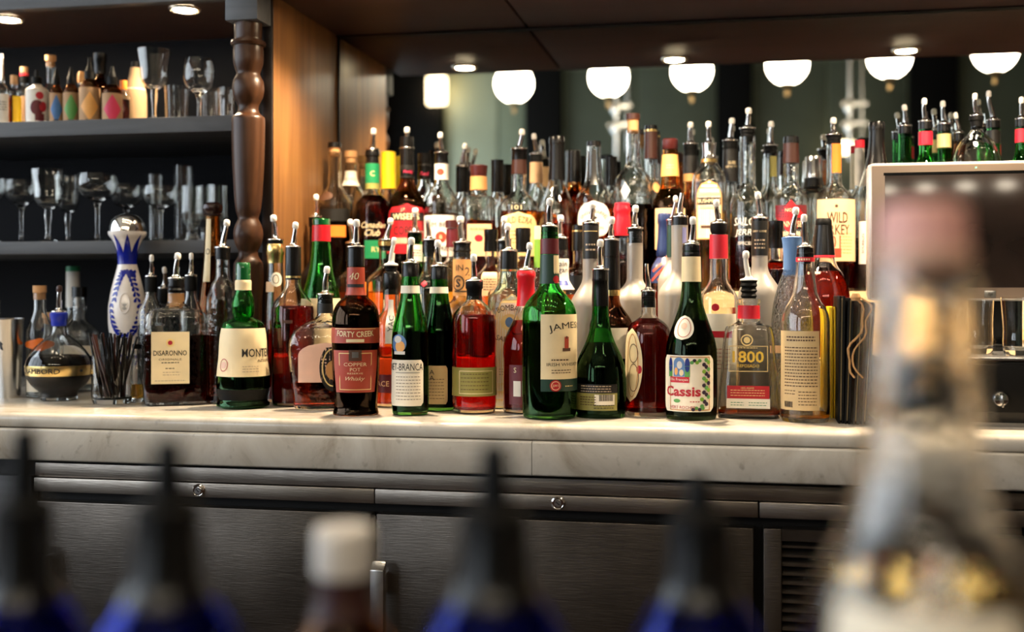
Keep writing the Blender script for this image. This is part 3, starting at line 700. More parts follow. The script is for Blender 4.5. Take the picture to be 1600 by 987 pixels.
bottle('amaretto_bottle', 'square ribbed glass bottle of brown amaretto with a cream paper label', 275,
       [(634, 49), (560, 49.5), (500, 49), (489, 46), (484, 38), (479, 22), (474, 14), (457, 13)], base=634, n=6, flat=.62, glass='clear_wavy', liq=('cola', 523), group=FG, seg=44,
       labs=[('label', 'cream', 236.5, 296, 518, 599, 'rect', [('|disc', 266, 535, 13, 'gold_ink'), ('|disc', 266, 535, 7, 'ink_red', dict(lift=1)), ('DISARONNO', 266, 551, 8, 'ink', dict(w=50, b=.01)), ('ORIGINALE', 266, 561, 3, 'ink_brown', dict(w=34)), L_(266, 566, 26, 1), L_(266, 575, 14, 1), L_(268, 583, 26, 2, 'faint'), L_(266, 594, 46, 1, 'faint')])],
       parts=[('cork', 'cork', [(477, 11), (458, 11.5)]), ('stopper', 'black_plastic', [(457, 13), (453, 14), (450, 12.5), (446, 13.6), (442, 12.5), (438, 13.6), (434, 12)])], pour=(278, 395, 435, 12))
bottle('herbal_liqueur_bottle', 'green bulb-necked bottle with wide cream label and black base', 380,
       [(640, 32), (636, 33), (622, 37), (607, 41.5), (604, 42), (588, 41.5), (560, 38.5), (513, 34), (505, 31), (499, 22), (495, 16), (490, 17), (478, 18), (466, 16.5), (456, 13), (450, 12.3), (440, 12.5), (437, 11.2), (426, 11)], base=640, glass='green', liq=('black_liq', 592), group=FG,
       labs=[('label', 'cream', 342, 460, 513, 588, 'rect', [('MONTENEGRO', 380, 551, 13, 'ink', dict(w=92, phi=1.18, b=.008)), ('AMARO', 380, 563, 4, 'ink_brown', dict(phi=1.0, w=32)), ('|ring', 350, 570, 20, 'ink_red', dict(w=17, t=1.2)), ('|disc', 350, 570, 11, 'rose_paper'), L_(392, 576, 26, 3, 'faint')]),
             ('neck_label', 'cream', 360, 400, 437, 453), ('neck_ring', 'cream', 360, 400, 419, 429)],
       parts=[('cap', 'green_cap', [(437, 11.6), (420, 11.6), (412, 11.2), (410, 9.5)]), ('base_band', 'black_rubber', [(640, 32.5), (636, 33.6), (622, 37.6), (606, 42.4)])])
bottle('whisky_bottle', 'clear bottle of dark whisky behind the cream-labelled green bottle, black capsule neck', 458,
       S(386, 442, 484, 34, 12), Y=1.911, liq=('dkred_liq', 478), group=FG, labs=[('seal', 'ink_brown', 441, 457, 500, 505)],
       parts=[('capsule', 'black_plastic', [(437, 12.6), (402, 12.6), (386, 12.4)]), ('gold_ring', 'gold', [(434, 12.9), (431, 12.9)])], pour=(462, 347, 386, 11))
bottle('canadian_whisky_flask', 'wide round-shouldered clear flask half full of red whisky, cream label', 508,
       [(645, 48), (620, 50), (590, 54), (560, 57), (542, 57.5), (525, 54), (512, 43), (503, 29), (497, 16), (490, 12.5), (470, 12), (460, 12)], Y=1.862, flat=.4, n=2.6, glass='clear_wavy', liq=('rose_liq', 596), group=FG, seg=48,
       labs=[('label', 'rose_paper', 466, 552, 535, 597, 'arch'), ('seal', 'label_black', 499, 540, 538, 611, 'oval', [('|ring', 520, 574, 60, 'gold_ink', dict(w=34, t=2)), ('|disc', 520, 578, 30, 'tan', dict(w=22))])],
       parts=[('neck_band', 'label_black', [(489, 12.9), (474, 12.6)])], pour=(511, 416, 460, 11.5))
bottle('copper_whisky_bottle', 'dark brown whisky bottle with copper red labels and waisted foot', 556,
       [(650, 35.5), (644, 36), (636, 33.5), (620, 34.5), (560, 37.3), (505, 37.5), (492, 36.5), (480, 33), (470, 26), (463, 17.5), (458, 15), (430, 13.5), (415, 13)], base=650, glass='brown', liq=('black_liq', 478), group=FG,
       labs=[('banner', 'copper_red', 517, 593, 512, 536, 'rect', [('FORTY CREEK', 555, 522, 9, 'cream', dict(w=62, b=.02, arc=-260)), ('|bar', 555, 532, 5, 'cream', dict(w=28)), ('|bar', 555, 513.5, 1, 'gold_ink', dict(w=72))]),
             ('label', 'copper_red', 522, 589, 547, 613, 'taper', [('|frame', 555, 580, 1.2, 'gold_ink', dict(w=54, h=58)), ('|bar', 555, 555, 17, 'ink_brown', dict(w=20)), ('|bar', 555, 554, 9, 'pewter', dict(w=10, lift=1)), ('COPPER', 555, 569, 5.5, 'cream', dict(w=36)), ('POT', 555, 577, 5.5, 'cream', dict(w=16)), ('RESERVE', 555, 583, 2.5, 'cream', dict(w=24)), ('Whisky', 555, 592, 8, 'cream', dict(sh=.4, w=30))]),
             ('neck_label', 'copper_red', 535, 580, 417, 461, 'rect', [('40', 553, 431, 11, 'cream', dict(sh=.2)), ('|bar', 555, 446, 5, 'ink', dict(w=30))])],
       parts=[('capsule', 'black_plastic', [(416, 13.6), (388, 13.2)])], pour=(557, 343, 386, 12.5))
bottle('amaro_bottle', 'green-shouldered bitter bottle with tall newsprint label and eagle emblem', 641,
       [(650, 28), (600, 29), (535, 29), (522, 28.5), (508, 26.5), (490, 21.5), (466, 16), (448, 14), (430, 13.3), (411, 13)], base=650, glass='green', liq=('black_liq', 518), group=FG,
       labs=[('label', 'cream_pale', 612, 661, 562, 634, 'round', [('FERNET-BRANCA', 636, 573, 11, 'ink', dict(w=76, phi=-.42)), L_(637, 606, 40, 8, 'ink_brown', 5, .9), ('|bar', 636, 582, .8, 'ink', dict(w=40))]),
             ('emblem', 'steel_blue', 614, 635, 522, 551, 'oval', [('|disc', 625, 541, 18, 'pale_orange', dict(w=17)), ('|disc', 622, 530, 11, 'white_paper', dict(w=14, lift=1)), ('|bar', 624, 551, 5, 'white_paper', dict(w=20, lift=1))]),
             ('neck_label', 'cream_pale', 622, 660, 446, 458)],
       parts=[('collar', 'black_plastic', [(432, 14), (414, 13.6), (411, 12)])], pour=(643, 371, 411, 12.5))
bottle('amaro_bottle', 'second newsprint-labelled green bottle, darker and half hidden beside the eagle one', 686,
       [(645, 26), (600, 27), (540, 27), (520, 26), (500, 22), (466, 15.5), (448, 13.5), (430, 13), (416, 13)], Y=1.88, glass='bottle_green', liq=('black_liq', 476), group=FG,
       labs=[('label', 'beige', 663, 699, 571, 631, 'round', [('A', 675, 581, 7, 'ink', dict(w=8)), ('A', 675, 590, 7, 'ink', dict(w=8)), L_(680, 607, 28, 7, 'ink_brown', 5, .9)]), ('neck_label', 'cream_pale', 668, 704, 448, 458)],
       parts=[('collar', 'black_plastic', [(436, 13.8), (419, 13.5), (416, 12)])], pour=(684, 375, 416, 12.5))
bottle('rye_bottle', 'rounded clear bottle of ruby rye with olive paper band', 741,
       [(647, 33), (600, 34), (505, 34), (492, 32.5), (482, 26), (474, 17), (468, 12.5), (462, 12)], base=647, liq=('ruby', 492), group=FG,
       labs=[('label', 'olive', 690, 778, 574, 619, 'rect', [('|frame', 745, 597, 1, 'cream', dict(w=58, h=36)), L_(742, 596, 46, 5, 'ink_brown', 6, 1)])],
       parts=[('stopper', 'black_rubber', [(468, 11.5), (452, 12), (450, 13.5), (441, 13.8), (438, 12.5)])], pour=(740, 397, 439, 12))
bottle('gin_bottle', 'pale aqua gin bottle with arched gold-rimmed label', 795,
       [(646, 32), (560, 33), (472, 33), (463, 31.5), (456, 25), (447, 19), (430, 14.5), (418, 13), (393, 12.5)], Y=1.945, glass='aqua', liq=('clear_liq', 485), group=FG, n=3.2, flat=.9,
       labs=[('label', 'gold_ink', 772, 828, 459, 636, 'arch'), ('label', 'cream_pale', 774, 826, 461, 634, 'arch', [('BOMBAY', 796, 480, 9, 'ink_brown', dict(w=40, arc=40, lift=3)), ('|disc', 796, 503, 26, 'gold_ink', dict(w=28, lift=3)), ('|disc', 796, 503, 16, 'steel_blue', dict(w=13, lift=4)), ('|disc', 796, 521, 6, 'steel_blue', dict(lift=4)), ('SAPPHIRE', 797, 530, 8, 'ink_brown', dict(w=44, arc=-60, lift=3)), L_(797, 580, 34, 3, 'faint', lift=3)])],
       parts=[('capsule', 'black_plastic', [(420, 13.6), (393, 13)]), ('medal', 'gold', [(424, 13.5), (421, 13.6)])], pour=(793, 349, 392, 12))
bottle('red_wax_liqueur_bottle', 'dark red liqueur bottle with red wax neck squeezed behind the green whiskey', 822,
       S(424, 470, 545, 36, 12.5), Y=1.876, glass='clear', liq=('dkred_liq', 500), group=FG, labs=[('label', 'label_maroon', 796, 845, 570, 632, 'rect', [('|bar', 808, 607, 24, 'white_paper', dict(w=12)), ('S', 805, 578, 8, 'cream')])],
       parts=[('wax', 'wax_red', [(478, 15.5), (462, 13.6), (436, 13.4), (433, 15), (426, 14.6), (422, 12)])], pour=(828, 379, 422, 11))
bottle('irish_whiskey_bottle', 'large green whiskey bottle with cream label and dark label foot', 858.5,
       [(653, 41), (640, 42), (560, 42.5), (500, 42.5), (486, 41.5), (474, 37), (462, 28), (452, 19), (443, 15.5), (420, 14.5), (397, 14), (354, 13.2)], Y=1.80, glass='green', liq=('green_liq', 505), group=FG,
       labs=[('label', 'cream', 845, 930, 491, 592, 'rect', [('JAMESON', 858.5, 509, 13, 'ink', dict(w=88, phi=.98, arc=150)), ('|bar', 885, 535, 18, 'copper_red', dict(w=8)), ('|bar', 885, 546, 5, 'ink_brown', dict(w=15)), ('|bar', 885, 527, 4, 'ink_brown', dict(w=3)), L_(876, 562, 30, 1, 'ink_brown', h=2), ('IRISH WHISKEY', 858.5, 569, 5, 'ink', dict(w=62, phi=.62)), L_(878, 580, 34, 2, 'ink_brown')]),
             ('foot_label', 'pine', 845, 930, 592, 611, 'rect', [('|disc', 868, 602, 18, 'label_red', dict(w=18, lift=1)), ('|ring', 868, 602, 14, 'cream', dict(w=14, t=1, lift=2)), ('JJ&S', 868, 602, 4, 'cream', dict(w=10, lift=2)), L_(889, 603, 16, 1, 'gold_ink')]),
             ('neck_label', 'cream', 865, 880, 398, 442, 'rect', [('|disc', 869, 436, 12, 'label_red')])],
       parts=[('capsule', 'label_maroon', [(397, 14.6), (373, 14.2)]), ('capsule', 'pine', [(443, 16.1), (425, 15.2), (398, 14.5)])], pour=(859, 310, 354, 12.5))
bottle('monastery_liqueur_bottle', 'bell shaped dark green liqueur bottle with barcode label', 938,
       [(652, 38), (640, 39.5), (610, 40.5), (592, 40), (575, 38.5), (558, 34), (545, 28), (533, 22.5), (518, 17.5), (500, 14), (480, 12.6), (455, 12), (422, 11.6)], Y=1.835, glass='bottle_green', liq=('black_liq', 535), group=FG,
       labs=[('label', 'label_black', 898, 964, 600, 614, 'rect', [L_(930, 607, 50, 3, 'faint')]), ('label', 'olive', 898, 964, 614, 641, 'rect', [('|bar', 945, 624, 16, 'cream_pale', dict(w=32)), ('|barcode', 947, 621, 10, 'ink', dict(w=22, lift=2)), L_(918, 626, 28, 4, 'ink_brown'), L_(944, 635, 32, 2, 'ink')])],
       parts=[('capsule', 'black_plastic', [(478, 13.2), (452, 12.8), (440, 12.4), (438, 13.2), (434, 12.4), (422, 12.4)])], pour=(938, 374, 421, 12))
bottle('bourbon_bottle', 'bulb-shouldered bottle of red-brown bourbon with lacy paisley side label', 1013,
       [(652, 33), (643, 35), (560, 35.5), (525, 35), (512, 32), (503, 25), (496, 15), (491, 11.5), (455, 11)], Y=1.876, liq=('dkred_liq', 497), group=FG,
       labs=[('side_label', 'cream', 977, 1004, 513, 628, 'oval', [('|ring', 990, 552, 30, 'ink_brown', dict(w=18, t=1.2)), ('|ring', 990, 590, 44, 'ink_brown', dict(w=20, t=1.2)), ('|disc', 999, 577, 13, 'ink_red', dict(w=9)), ('|ring', 988, 571, 100, 'tan', dict(w=24, t=1.5))])],
       parts=[('stopper', 'black_rubber', [(480, 9.5), (470, 9.5)])], pour=(1010, 412, 455, 10.5, 'chrome', None))
bottle('cassis_bottle', 'dark green cassis bottle with cream neck foil and grape-vine label', 1080,
       [(653, 38), (645, 40), (600, 40.5), (548, 40), (534, 38), (518, 33), (494, 24.5), (472, 18), (450, 15.2), (440, 14.6), (400, 14), (384, 13)], Y=1.835, glass='dark_green', liq=('black_liq', 500), group=FG,
       labs=[('label', 'cream_pale', 1040, 1114, 555, 643, 'round', [('|frame', 1077, 599, 1.6, 'tan', dict(w=68, h=84)), ('|disc', 1061, 568, 20, 'steel_blue', dict(w=19)), ('|bar', 1061, 578, 20, 'steel_blue', dict(w=19)), ('|disc', 1048.5, 570, 22, 'blue_print', dict(w=8)), ('|bar', 1048.5, 580, 17, 'leaf_green', dict(w=8)), ('|disc', 1074, 570, 22, 'blue_print', dict(w=8)), ('|bar', 1074, 580, 17, 'leaf_green', dict(w=8)), ('|disc', 1062, 570, 12, 'white_paper', dict(w=9, lift=1)), ('|disc', 1057, 580, 12, 'pale_orange', dict(w=6, lift=2)), ('|disc', 1065, 582, 10, 'cream', dict(w=7, lift=1)),
              ('|bar', 1061, 593, 9, 'crimson', dict(w=33, lift=1)), ('Elle Fran\u00e7ais', 1061, 593, 5, 'cream_pale', dict(w=30, lift=3)), ('Cassis', 1065, 611, 16, 'ink_red', dict(w=60, b=.03, lift=1)), ('VERT ROCHER', 1066, 636, 4.5, 'ink_red', dict(w=42)), ('|disc', 1058, 626, 6, 'leaf_green', dict(w=12)), L_(1086, 627, 16, 1, 'ink_red'),
              *[('|disc', 1103+4*math.sin(q*2.1)-(3 if q > 16 else 0), 562+q*3.6, 6.5, ('leaf_green', 'lime', 'grape', 'grape')[q % 4], dict(w=6.5, lift=q % 3)) for q in range(21)], *[('|disc', 1093-q*4, 563+3*(q % 2), 5.5, ('leaf_green', 'lime', 'grape')[q % 3], dict(w=6, lift=q % 2)) for q in range(4)], *[('|disc', 1098-q*5, 637+2*(q % 2), 5.5, ('leaf_green', 'grape')[q % 2], dict(w=6)) for q in range(4)]]),
             ('medallion', 'cream_pale', 1055, 1084, 493, 531, 'oval', [('|ring', 1069, 512, 30, 'copper_red', dict(w=22, t=1)), ('|disc', 1069, 509, 10, 'rose_paper', dict(w=10))])],
       parts=[('foil', 'cream', [(440, 15.4), (401, 14.8)]), ('cap', 'black_plastic', [(400, 14), (396, 14.4), (393, 13.4), (388, 14), (382, 13)])], pour=(1083, 339, 382, 12))
bottle('tequila_bottle', 'trapezoid tequila bottle with gold lettering and ruby neck band', 1170,
       [(654, 48.5), (648, 49), (560, 42), (516, 37.5), (510, 35.5), (506, 26), (502, 18.5), (496, 17.5), (475, 17), (472, 19), (469, 19), (466, 15)], base=654, n=5, flat=.62, glass='clear', liq=('amber_liq', 638), group=FG, seg=44,
       labs=[('gold_label', 'clear_thin', 1140, 1200, 532, 579, 'rect', [('1800', 1169, 557, 18, 'gold_bright', dict(w=48, b=.02)), ('REPOSADO', 1169, 571, 5, 'gold_bright', dict(w=34)), ('|frame', 1169, 560, 1, 'gold_ink', dict(w=60, h=40)), ('|ring', 1167, 531, 18, 'gold_ink', dict(w=19, t=2)), ('|disc', 1167, 531, 10, 'gold_ink'), L_(1168, 543, 30, 1, 'gold_ink')]),
             ('label', 'label_red', 1136, 1202, 602, 622, 'rect', [('100% AGAVE', 1168, 605.5, 3, 'gold_ink', dict(w=20)), L_(1168, 613, 52, 3, 'gold_ink', 4, 1)]),
             ('label', 'cream_pale', 1135, 1203, 622, 637, 'rect', [L_(1152, 630, 20, 2, 'label_green', 4, 1), L_(1184, 630, 28, 2, 'label_green', 4, 1)]),
             ('neck_band', 'crimson', 1140, 1200, 477, 498)],
       parts=[('stopper', 'black_rubber', [(466, 11), (462, 13), (458, 10.5), (454, 13.5), (450, 10.5), (446, 13.5), (442, 12), (438, 14)])], pour=(1165, 392, 438, 12, 'white_plastic'))
bottle('rye_whiskey_bottle', 'clear round bottle with densely printed beige back label, nearest the menus', 1258,
       [(658, 36), (650, 38), (560, 38.5), (506, 38.5), (492, 37), (480, 32), (468, 24.5), (456, 19.5), (440, 17), (415, 14.5), (395, 13.5), (388, 13)], Y=1.832, liq=('gold_liq', 646), group=FG,
       labs=[('back_label', 'beige', 1220, 1280, 517, 641, 'rect', [L_(1250, 529, 46, 2, 'ink_brown', 5, 2.2), L_(1250, 573, 54, 13, 'ink_brown', 5, 1.6), L_(1262, 622, 28, 5, 'ink_brown', 5, 1.3), ('|barcode', 1232, 632, 9, 'ink', dict(w=16)), L_(1234, 613, 20, 2, 'ink_brown', 5, 1.2)]),
             ('neck_band', 'crimson', 1243, 1274, 401, 408, 'rect', [L_(1256, 404.5, 20, 1, 'cream', h=3)])],
       parts=[('stopper', 'black_rubber', [(412, 9), (406, 11), (402, 9), (397, 11.5), (393, 9.5), (388, 13)])], pour=(1256, 335, 386, 11.5))

# ------------------------------------------------------------------ left end of the counter
bottle('gin_bottle', 'small clear corked bottle with a pale label behind the berry liqueur', 62, S(457, 480, 520, 22, 10), Y=1.972, liq=('clear_liq', 560), group=FG,
       labs=[('label', 'cream_pale', 42, 84, 568, 612, 'rect', [L_(60, 595, 20, 2)]), ('orange_ribbon', 'ribbon_orange', 36, 90, 528, 548, 'diamond')], parts=[('cork', 'cork', [(468, 8), (458, 8.5), (457, 11), (446, 11)])])
bottle('corked_bottle', 'small clear bottle with a blond cork stopper behind the blue pourer', 78, S(496, 510, 545, 20, 9), Y=2.03, liq=('clear_liq', 560), group=FG, parts=[('cork', 'cork', [(505, 7.5), (497, 8), (496, 10), (488, 10)])])
bottle('green_cap_bottle', 'tall bottle with white neck foil and green cap under the lower shelf', 114, S(447, 480, 530, 26, 10.5), Y=2.20, group=FG, liq=('clear_liq', 560), parts=[('foil', 'white_paper', [(480, 11.2), (424, 10.8)]), ('cap', 'label_green', [(424, 11.3), (416, 11)])])
bottle('vodka_bottle', 'squat clear bottle with black screw cap between berry liqueur and porcelain decanter', 124, S(464, 497, 522, 34, 11), Y=2.105, group=FG, glass='clear_wavy', liq=('clear_liq', 530), labs=[('label', 'cream_pale', 100, 150, 540, 600)], parts=[('cap', 'black_plastic', [(464, 12), (448, 12)])])
deco = tag(empty('porcelain_decanter', (0, 0, 0)), 'white porcelain tequila decanter with blue crown pattern and silver dome stopper', 'decanter')
def porcelain():
    Y = 2.005; cx = 199; X, zc, ca = P(cx, Y); k = zc/F; kx = k*ca
    deco.location = (X, Y, CT); deco.rotation_euler = (0, 0, math.atan2(-X, Y))
    zz = lambda py: ZC+(HOR-py)*k-CT
    prof = [(622, 25), (616, 27), (600, 26), (575, 23.5), (555, 23), (540, 24), (520, 28.5), (500, 30.5), (485, 30.5), (465, 28), (440, 22.5), (422, 17.5), (410, 15), (400, 15.5), (385, 19), (373, 25), (366, 30.5), (362, 30.5)]
    q = [(h*kx, max(0, zz(y))) for y, h in prof]; q[0] = (q[0][0], 0.)
    pr = pchip(q); zs = [a[1] for a in pr]; rs = [a[0] for a in pr]
    R = lambda z: float(np.interp(z, zs, rs))
    mesh_obj('body', *lathe(pr, 48), 'porcelain', deco, sharp=50)
    dome = [(29.5*kx, zz(361.5)), (29*kx, zz(356)), (26.5*kx, zz(347)), (20*kx, zz(339)), (10*kx, zz(335)), (.002, zz(334))]
    mesh_obj('dome_stopper', *lathe(pchip(dome), 36), 'chrome', deco, sharp=60)
    def painted(name, polys, m):
        V, Fa = [], []
        for poly in polys:
            b = len(V); 
            for (ph, z) in poly: r = R(z)+.0005; V.append((r*math.sin(ph), -r*math.cos(ph), z))
            Fa.append(tuple(range(b, b+len(poly))))
        mesh_obj(name, V, Fa, m, deco, smooth=False)
    # crown of blue darts round the neck
    polys = []
    for i in range(8):
        p0 = 2*PI*i/8; dp = PI/8
        for j in range(10):
            z0, z1 = zz(413)+(zz(367)-zz(413))*j/10, zz(413)+(zz(367)-zz(413))*(j+1)/10
            w0 = dp*(1 if j < 4 else 1-(j-4)/6); w1 = dp*(1 if j+1 < 5 else 1-(j-3)/6); w1 = max(w1, .01)
            for a, b_ in ((-1, -.33), (-.33, .33), (.33, 1)): polys.append([(p0+a*w0, z0), (p0+b_*w0, z0), (p0+b_*w1, z1), (p0+a*w1, z1)])
    painted('blue_crown', polys, 'cobalt_paint')
    # leaf garland round a raised medallion
    polys = []
    zm, rz, rp = zz(474), (zz(420)-zz(522))/2, .78
    def leaf(ph, z, a, ln=.0115, wd=.0046):
        r = R(z); out = []
        for q in range(8):
            t = 2*PI*q/8; u, v_ = ln/2*math.cos(t), wd*math.sin(t)*(.6+.4*math.cos(t+PI)); out.append((ph+(u*math.cos(a)-v_*math.sin(a))/r, z+u*math.sin(a)+v_*math.cos(a)))
        return out
    pc = -.12
    for i in range(34):
        t = -PI*.5+(i-16.5)/33*2*PI*.93
        ph, z = pc+rp*1.08*math.cos(t)*(1 if math.sin(t) < 0 else .8), zm+rz*math.sin(t); ta = t+PI/2
        for sgn in (.55, -.55): polys.append(leaf(ph+.006*sgn/R(z), z, ta+sgn))
    for i in range(8):
        polys.append(leaf(.25+.12*(i % 4), zz(425+5*(i//4)), .6+i))
        polys.append(leaf(-1.2+i*.35, zz(556), .8*(-1)**i)); polys.append(leaf(-1.2+i*.35, zz(565), 2.2*(-1)**i))
    painted('leaf_garland', polys, 'cobalt_paint')
    V, Fa = [], []
    for q in range(25):
        t = 2*PI*q/24
        for rr, off in ((1., .0002), (.9, .0018), (.8, .0003)):
            ph, z = pc-.03+.3*rr*math.cos(t), zz(473)+.021*rr*math.sin(t); r = R(z)+off; V.append((r*math.sin(ph), -r*math.cos(ph), z))
    for q in range(24):
        for a in range(2): i = q*3+a; Fa.append((i, i+3, i+4, i+1))
    mesh_obj('medallion', V, Fa, 'porcelain', deco, sharp=0)
    painted('agave_emblem', [leaf(pc-.03+.02*i, zz(477), PI/2-i*.35, .017, .0018) for i in (-2, -1, 0, 1, 2)], 'pewter')
porcelain()
bottle('liqueur_miniature', 'small clear bottle of yellow liqueur between the straw glass and amaretto', 214, S(545, 560, 580, 10, 6.5), Y=1.915, liq=('gold_liq', 600), group=FG, parts=[('cap', 'black_plastic', [(545, 7.6), (537, 7.6)])])
for cx, tip, col, hw, Y, lab, lc in ((236, 398, 432, 21, 1.95, 'pourer bottle standing just behind the amaretto, close to the porcelain decanter', 'clear_liq'), (256, 417, 450, 18, 2.07, 'shortest pourer bottle behind the amaretto', 'clear_liq'), (298, 395, 431, 18, 1.95, 'pourer bottle behind the amaretto, beside the amber tall bottle', 'clear_liq')):
    bottle('spirit_bottle', 'clear '+lab, cx, S(col+10, col+28, col+60, hw, 9), Y=Y, liq=(lc, col+75), group=FG, parts=[('collar', 'black_rubber', [(col+24, 9.8), (col+4, 9.8), (col, 8.5)])], pour=(cx+1, tip, col, 8.5))
bottle('tall_amber_bottle', 'tall slender amber bottle with round dark wooden stopper', 332, [(None, 27), (560, 27), (500, 26), (470, 22), (430, 17), (390, 13.5), (350, 11.5), (338, 11)], Y=2.0, glass='amber', group=FG, liq=('amber_liq', 400),
       labs=[('strip_label', 'cream', 321, 329, 342, 440, 'rect', [('|ring', 325, 393, 9, 'ink_brown', dict(w=7, t=1))])], parts=[('stopper', 'dark_brown_knob', [(338, 13), (336, 14.5), (334, 13), (330, 15.5), (325, 17), (320, 15.5), (316, 9), (315.5, 2)])])
bottle('clear_tall_bottle', 'tall empty clear bottle directly behind the green bulb-necked bottle', 348, [(None, 26), (520, 26), (470, 25.5), (455, 22), (443, 17), (435, 12), (425, 11), (390, 11)], Y=1.925, group=FG, glass='clear_wavy', liq=('cola', 625), parts=[('collar', 'black_plastic', [(405, 11.8), (388, 12.5)])], pour=(355, 343, 387, 11.5))
bottle('brandy_bottle', 'slim clear bottle with gold neck foil and round paper medal', 430, [(None, 17), (560, 17), (520, 17), (490, 16), (450, 14), (412, 12.5), (380, 12)], Y=1.958, group=FG, liq=('dkred_liq', 500), labs=[('medal', 'cream_pale', 423, 440, 425, 448, 'oval', [('|ring', 431, 436, 14, 'ink_brown', dict(w=10, t=1))]), ('neck_strap', 'peach', 413, 428, 440, 456)],
       parts=[('foil', 'gold', [(411, 13), (400, 13.2), (396, 14.6), (384, 14.4), (381, 13)]), ('collar', 'black_rubber', [(381, 12), (376, 12.5)])], pour=(427, 336, 375, 11.5))
bottle('scotch_bottle', 'green bottle with red neck band and green cap behind the dark whisky', 502, [(None, 32), (520, 32), (478, 31), (456, 28), (436, 22.5), (412, 17.5), (385, 15), (372, 14), (341, 13.5)], Y=1.984, group=FG, glass='green', liq=('green_liq', 470), labs=[('label', 'cream', 470, 534, 466, 560)], parts=[('neck_band', 'wax_red', [(377, 14.9), (352, 14.3)]), ('cap', 'green_cap', [(351, 13.9), (343, 13.9), (341, 12)])])
bottle('whiskey_bottle', 'clear bottle with big black stopper and vertical white label behind the copper red one', 611, S(452, 478, 512, 28, 13), Y=1.93, group=FG, liq=('rose_liq', 541), labs=[('side_label', 'white_paper', 603, 618, 468, 536, 'rect', [('YAC', 611, 505, 9, 'ink', dict(tilt=1.5))]), ('label', 'label_maroon', 590, 632, 584, 612, 'rect', [('ACE', 598, 598, 8, 'peach')])],
       parts=[('stopper', 'black_plastic', [(460, 12), (452, 12.8), (450, 13.6), (428, 13.4), (425, 12), (422, 8), (418, 10.5), (414, 10.5)])], pour=(616, 371, 414, 9.5, 'white_plastic'))
# frosted and tall bottles of the second row
bottle('frosted_bottle', 'frosted bottle with black lettered neck band behind the green bell bottle', 923, S(366, 432, 478, 32, 12.5), Y=1.981, group=FG, glass='frosted_grey', labs=[('neck_label', 'label_black', 909, 937, 352, 404, 'rect', [L_(923, 386, 16, 2, 'faint', 8, 2.5), ('|bar', 923, 361, 1, 'gold_ink', dict(w=22))])], parts=[('collar', 'black_plastic', [(366, 13), (350, 13)])], pour=(926, 315, 349, 12))
bottle('brown_rum_bottle', 'dark brown bottle with black neck and gold ring behind the green bell bottle', 955, S(400, 466, 510, 34, 13), Y=1.918, group=FG, glass='brown', liq=('cola', 480), labs=[('label', 'cream_pale', 925, 985, 512, 560)], parts=[('capsule', 'black_plastic', [(452, 14), (400, 13), (376, 12.5)]), ('gold_ring', 'gold', [(462, 14.2), (453, 14.1)])], pour=(956, 339, 375, 11.5))
bottle('frosted_bottle', 'frosted cream bottle with chrome pourer between red wax and blue stopper bottles', 992, S(380, 434, 470, 33, 12.5), Y=1.981, group=FG, glass='frosted', parts=[('clear_neck', 'clear_thin', [(384, 12.6), (362, 12.6)]), ('stopper', 'black_rubber', [(385, 7), (378, 9), (370, 9), (358, 11.5)])], pour=(993, 321, 357, 11.5))
bottle('frosted_bottle', 'frosted pale bottle with violet neck strip behind the cassis bottle', 1062, S(345, 420, 462, 34, 13), Y=1.955, group=FG, glass='frosted', labs=[('neck_strip', 'violet', 1066, 1072, 355, 392)], parts=[('collar', 'black_plastic', [(352, 13.3), (340, 13)])], pour=(1066, 302, 339, 11.5, 'chrome', None))
bottle('white_rum_bottle', 'clear rum bottle with red neck foil and small red emblem', 1123, S(366, 432, 470, 31, 14), Y=1.935, group=FG, liq=('clear_liq', 480), labs=[('emblem', 'crimson', 1112, 1124, 474, 486, 'oval'), ('label', 'cream_pale', 1096, 1150, 490, 640, 'rect', [('|bar', 1122, 522, 10, 'crimson', dict(w=40)), L_(1122, 560, 36, 6, 'copper_red', 6, 1)])],
       parts=[('foil', 'crimson', [(404, 14.6), (367, 14.2)]), ('collar', 'black_rubber', [(366, 11), (360, 13.5), (350, 13.2)])], pour=(1119, 312, 349, 11.5))
bottle('frosted_bottle', 'frosted bottle with tall black neck label behind the trapezoid tequila', 1187, S(350, 415, 462, 34, 12.5), Y=1.972, group=FG, glass='frosted_grey', labs=[('neck_label', 'label_black', 1172, 1202, 345, 399, 'rect', [('GREY GOOSE', 1187, 361, 3, 'cream', dict(w=22)), L_(1187, 381, 16, 3, 'faint', 6, 2.5)])], parts=[('collar', 'black_plastic', [(350, 12.6), (342, 12.6)])], pour=(1184, 300, 341, 11.5))
bottle('textured_tequila_bottle', 'dimpled blue-grey glass bottle with pale blue neck and twine', 1238, [(None, 34), (520, 34), (480, 31), (450, 24), (430, 17), (420, 14), (372, 13)], Y=1.912, group=FG, glass='blueclear', liq=('clear_liq', 560), labs=[('label', 'peach', 1208, 1226, 540, 552)],
       parts=[('neck_sleeve', 'steel_blue', [(430, 14.5), (400, 14), (380, 15.5), (371, 17), (370, 14)])], pour=(1244, 324, 371, 12.5))

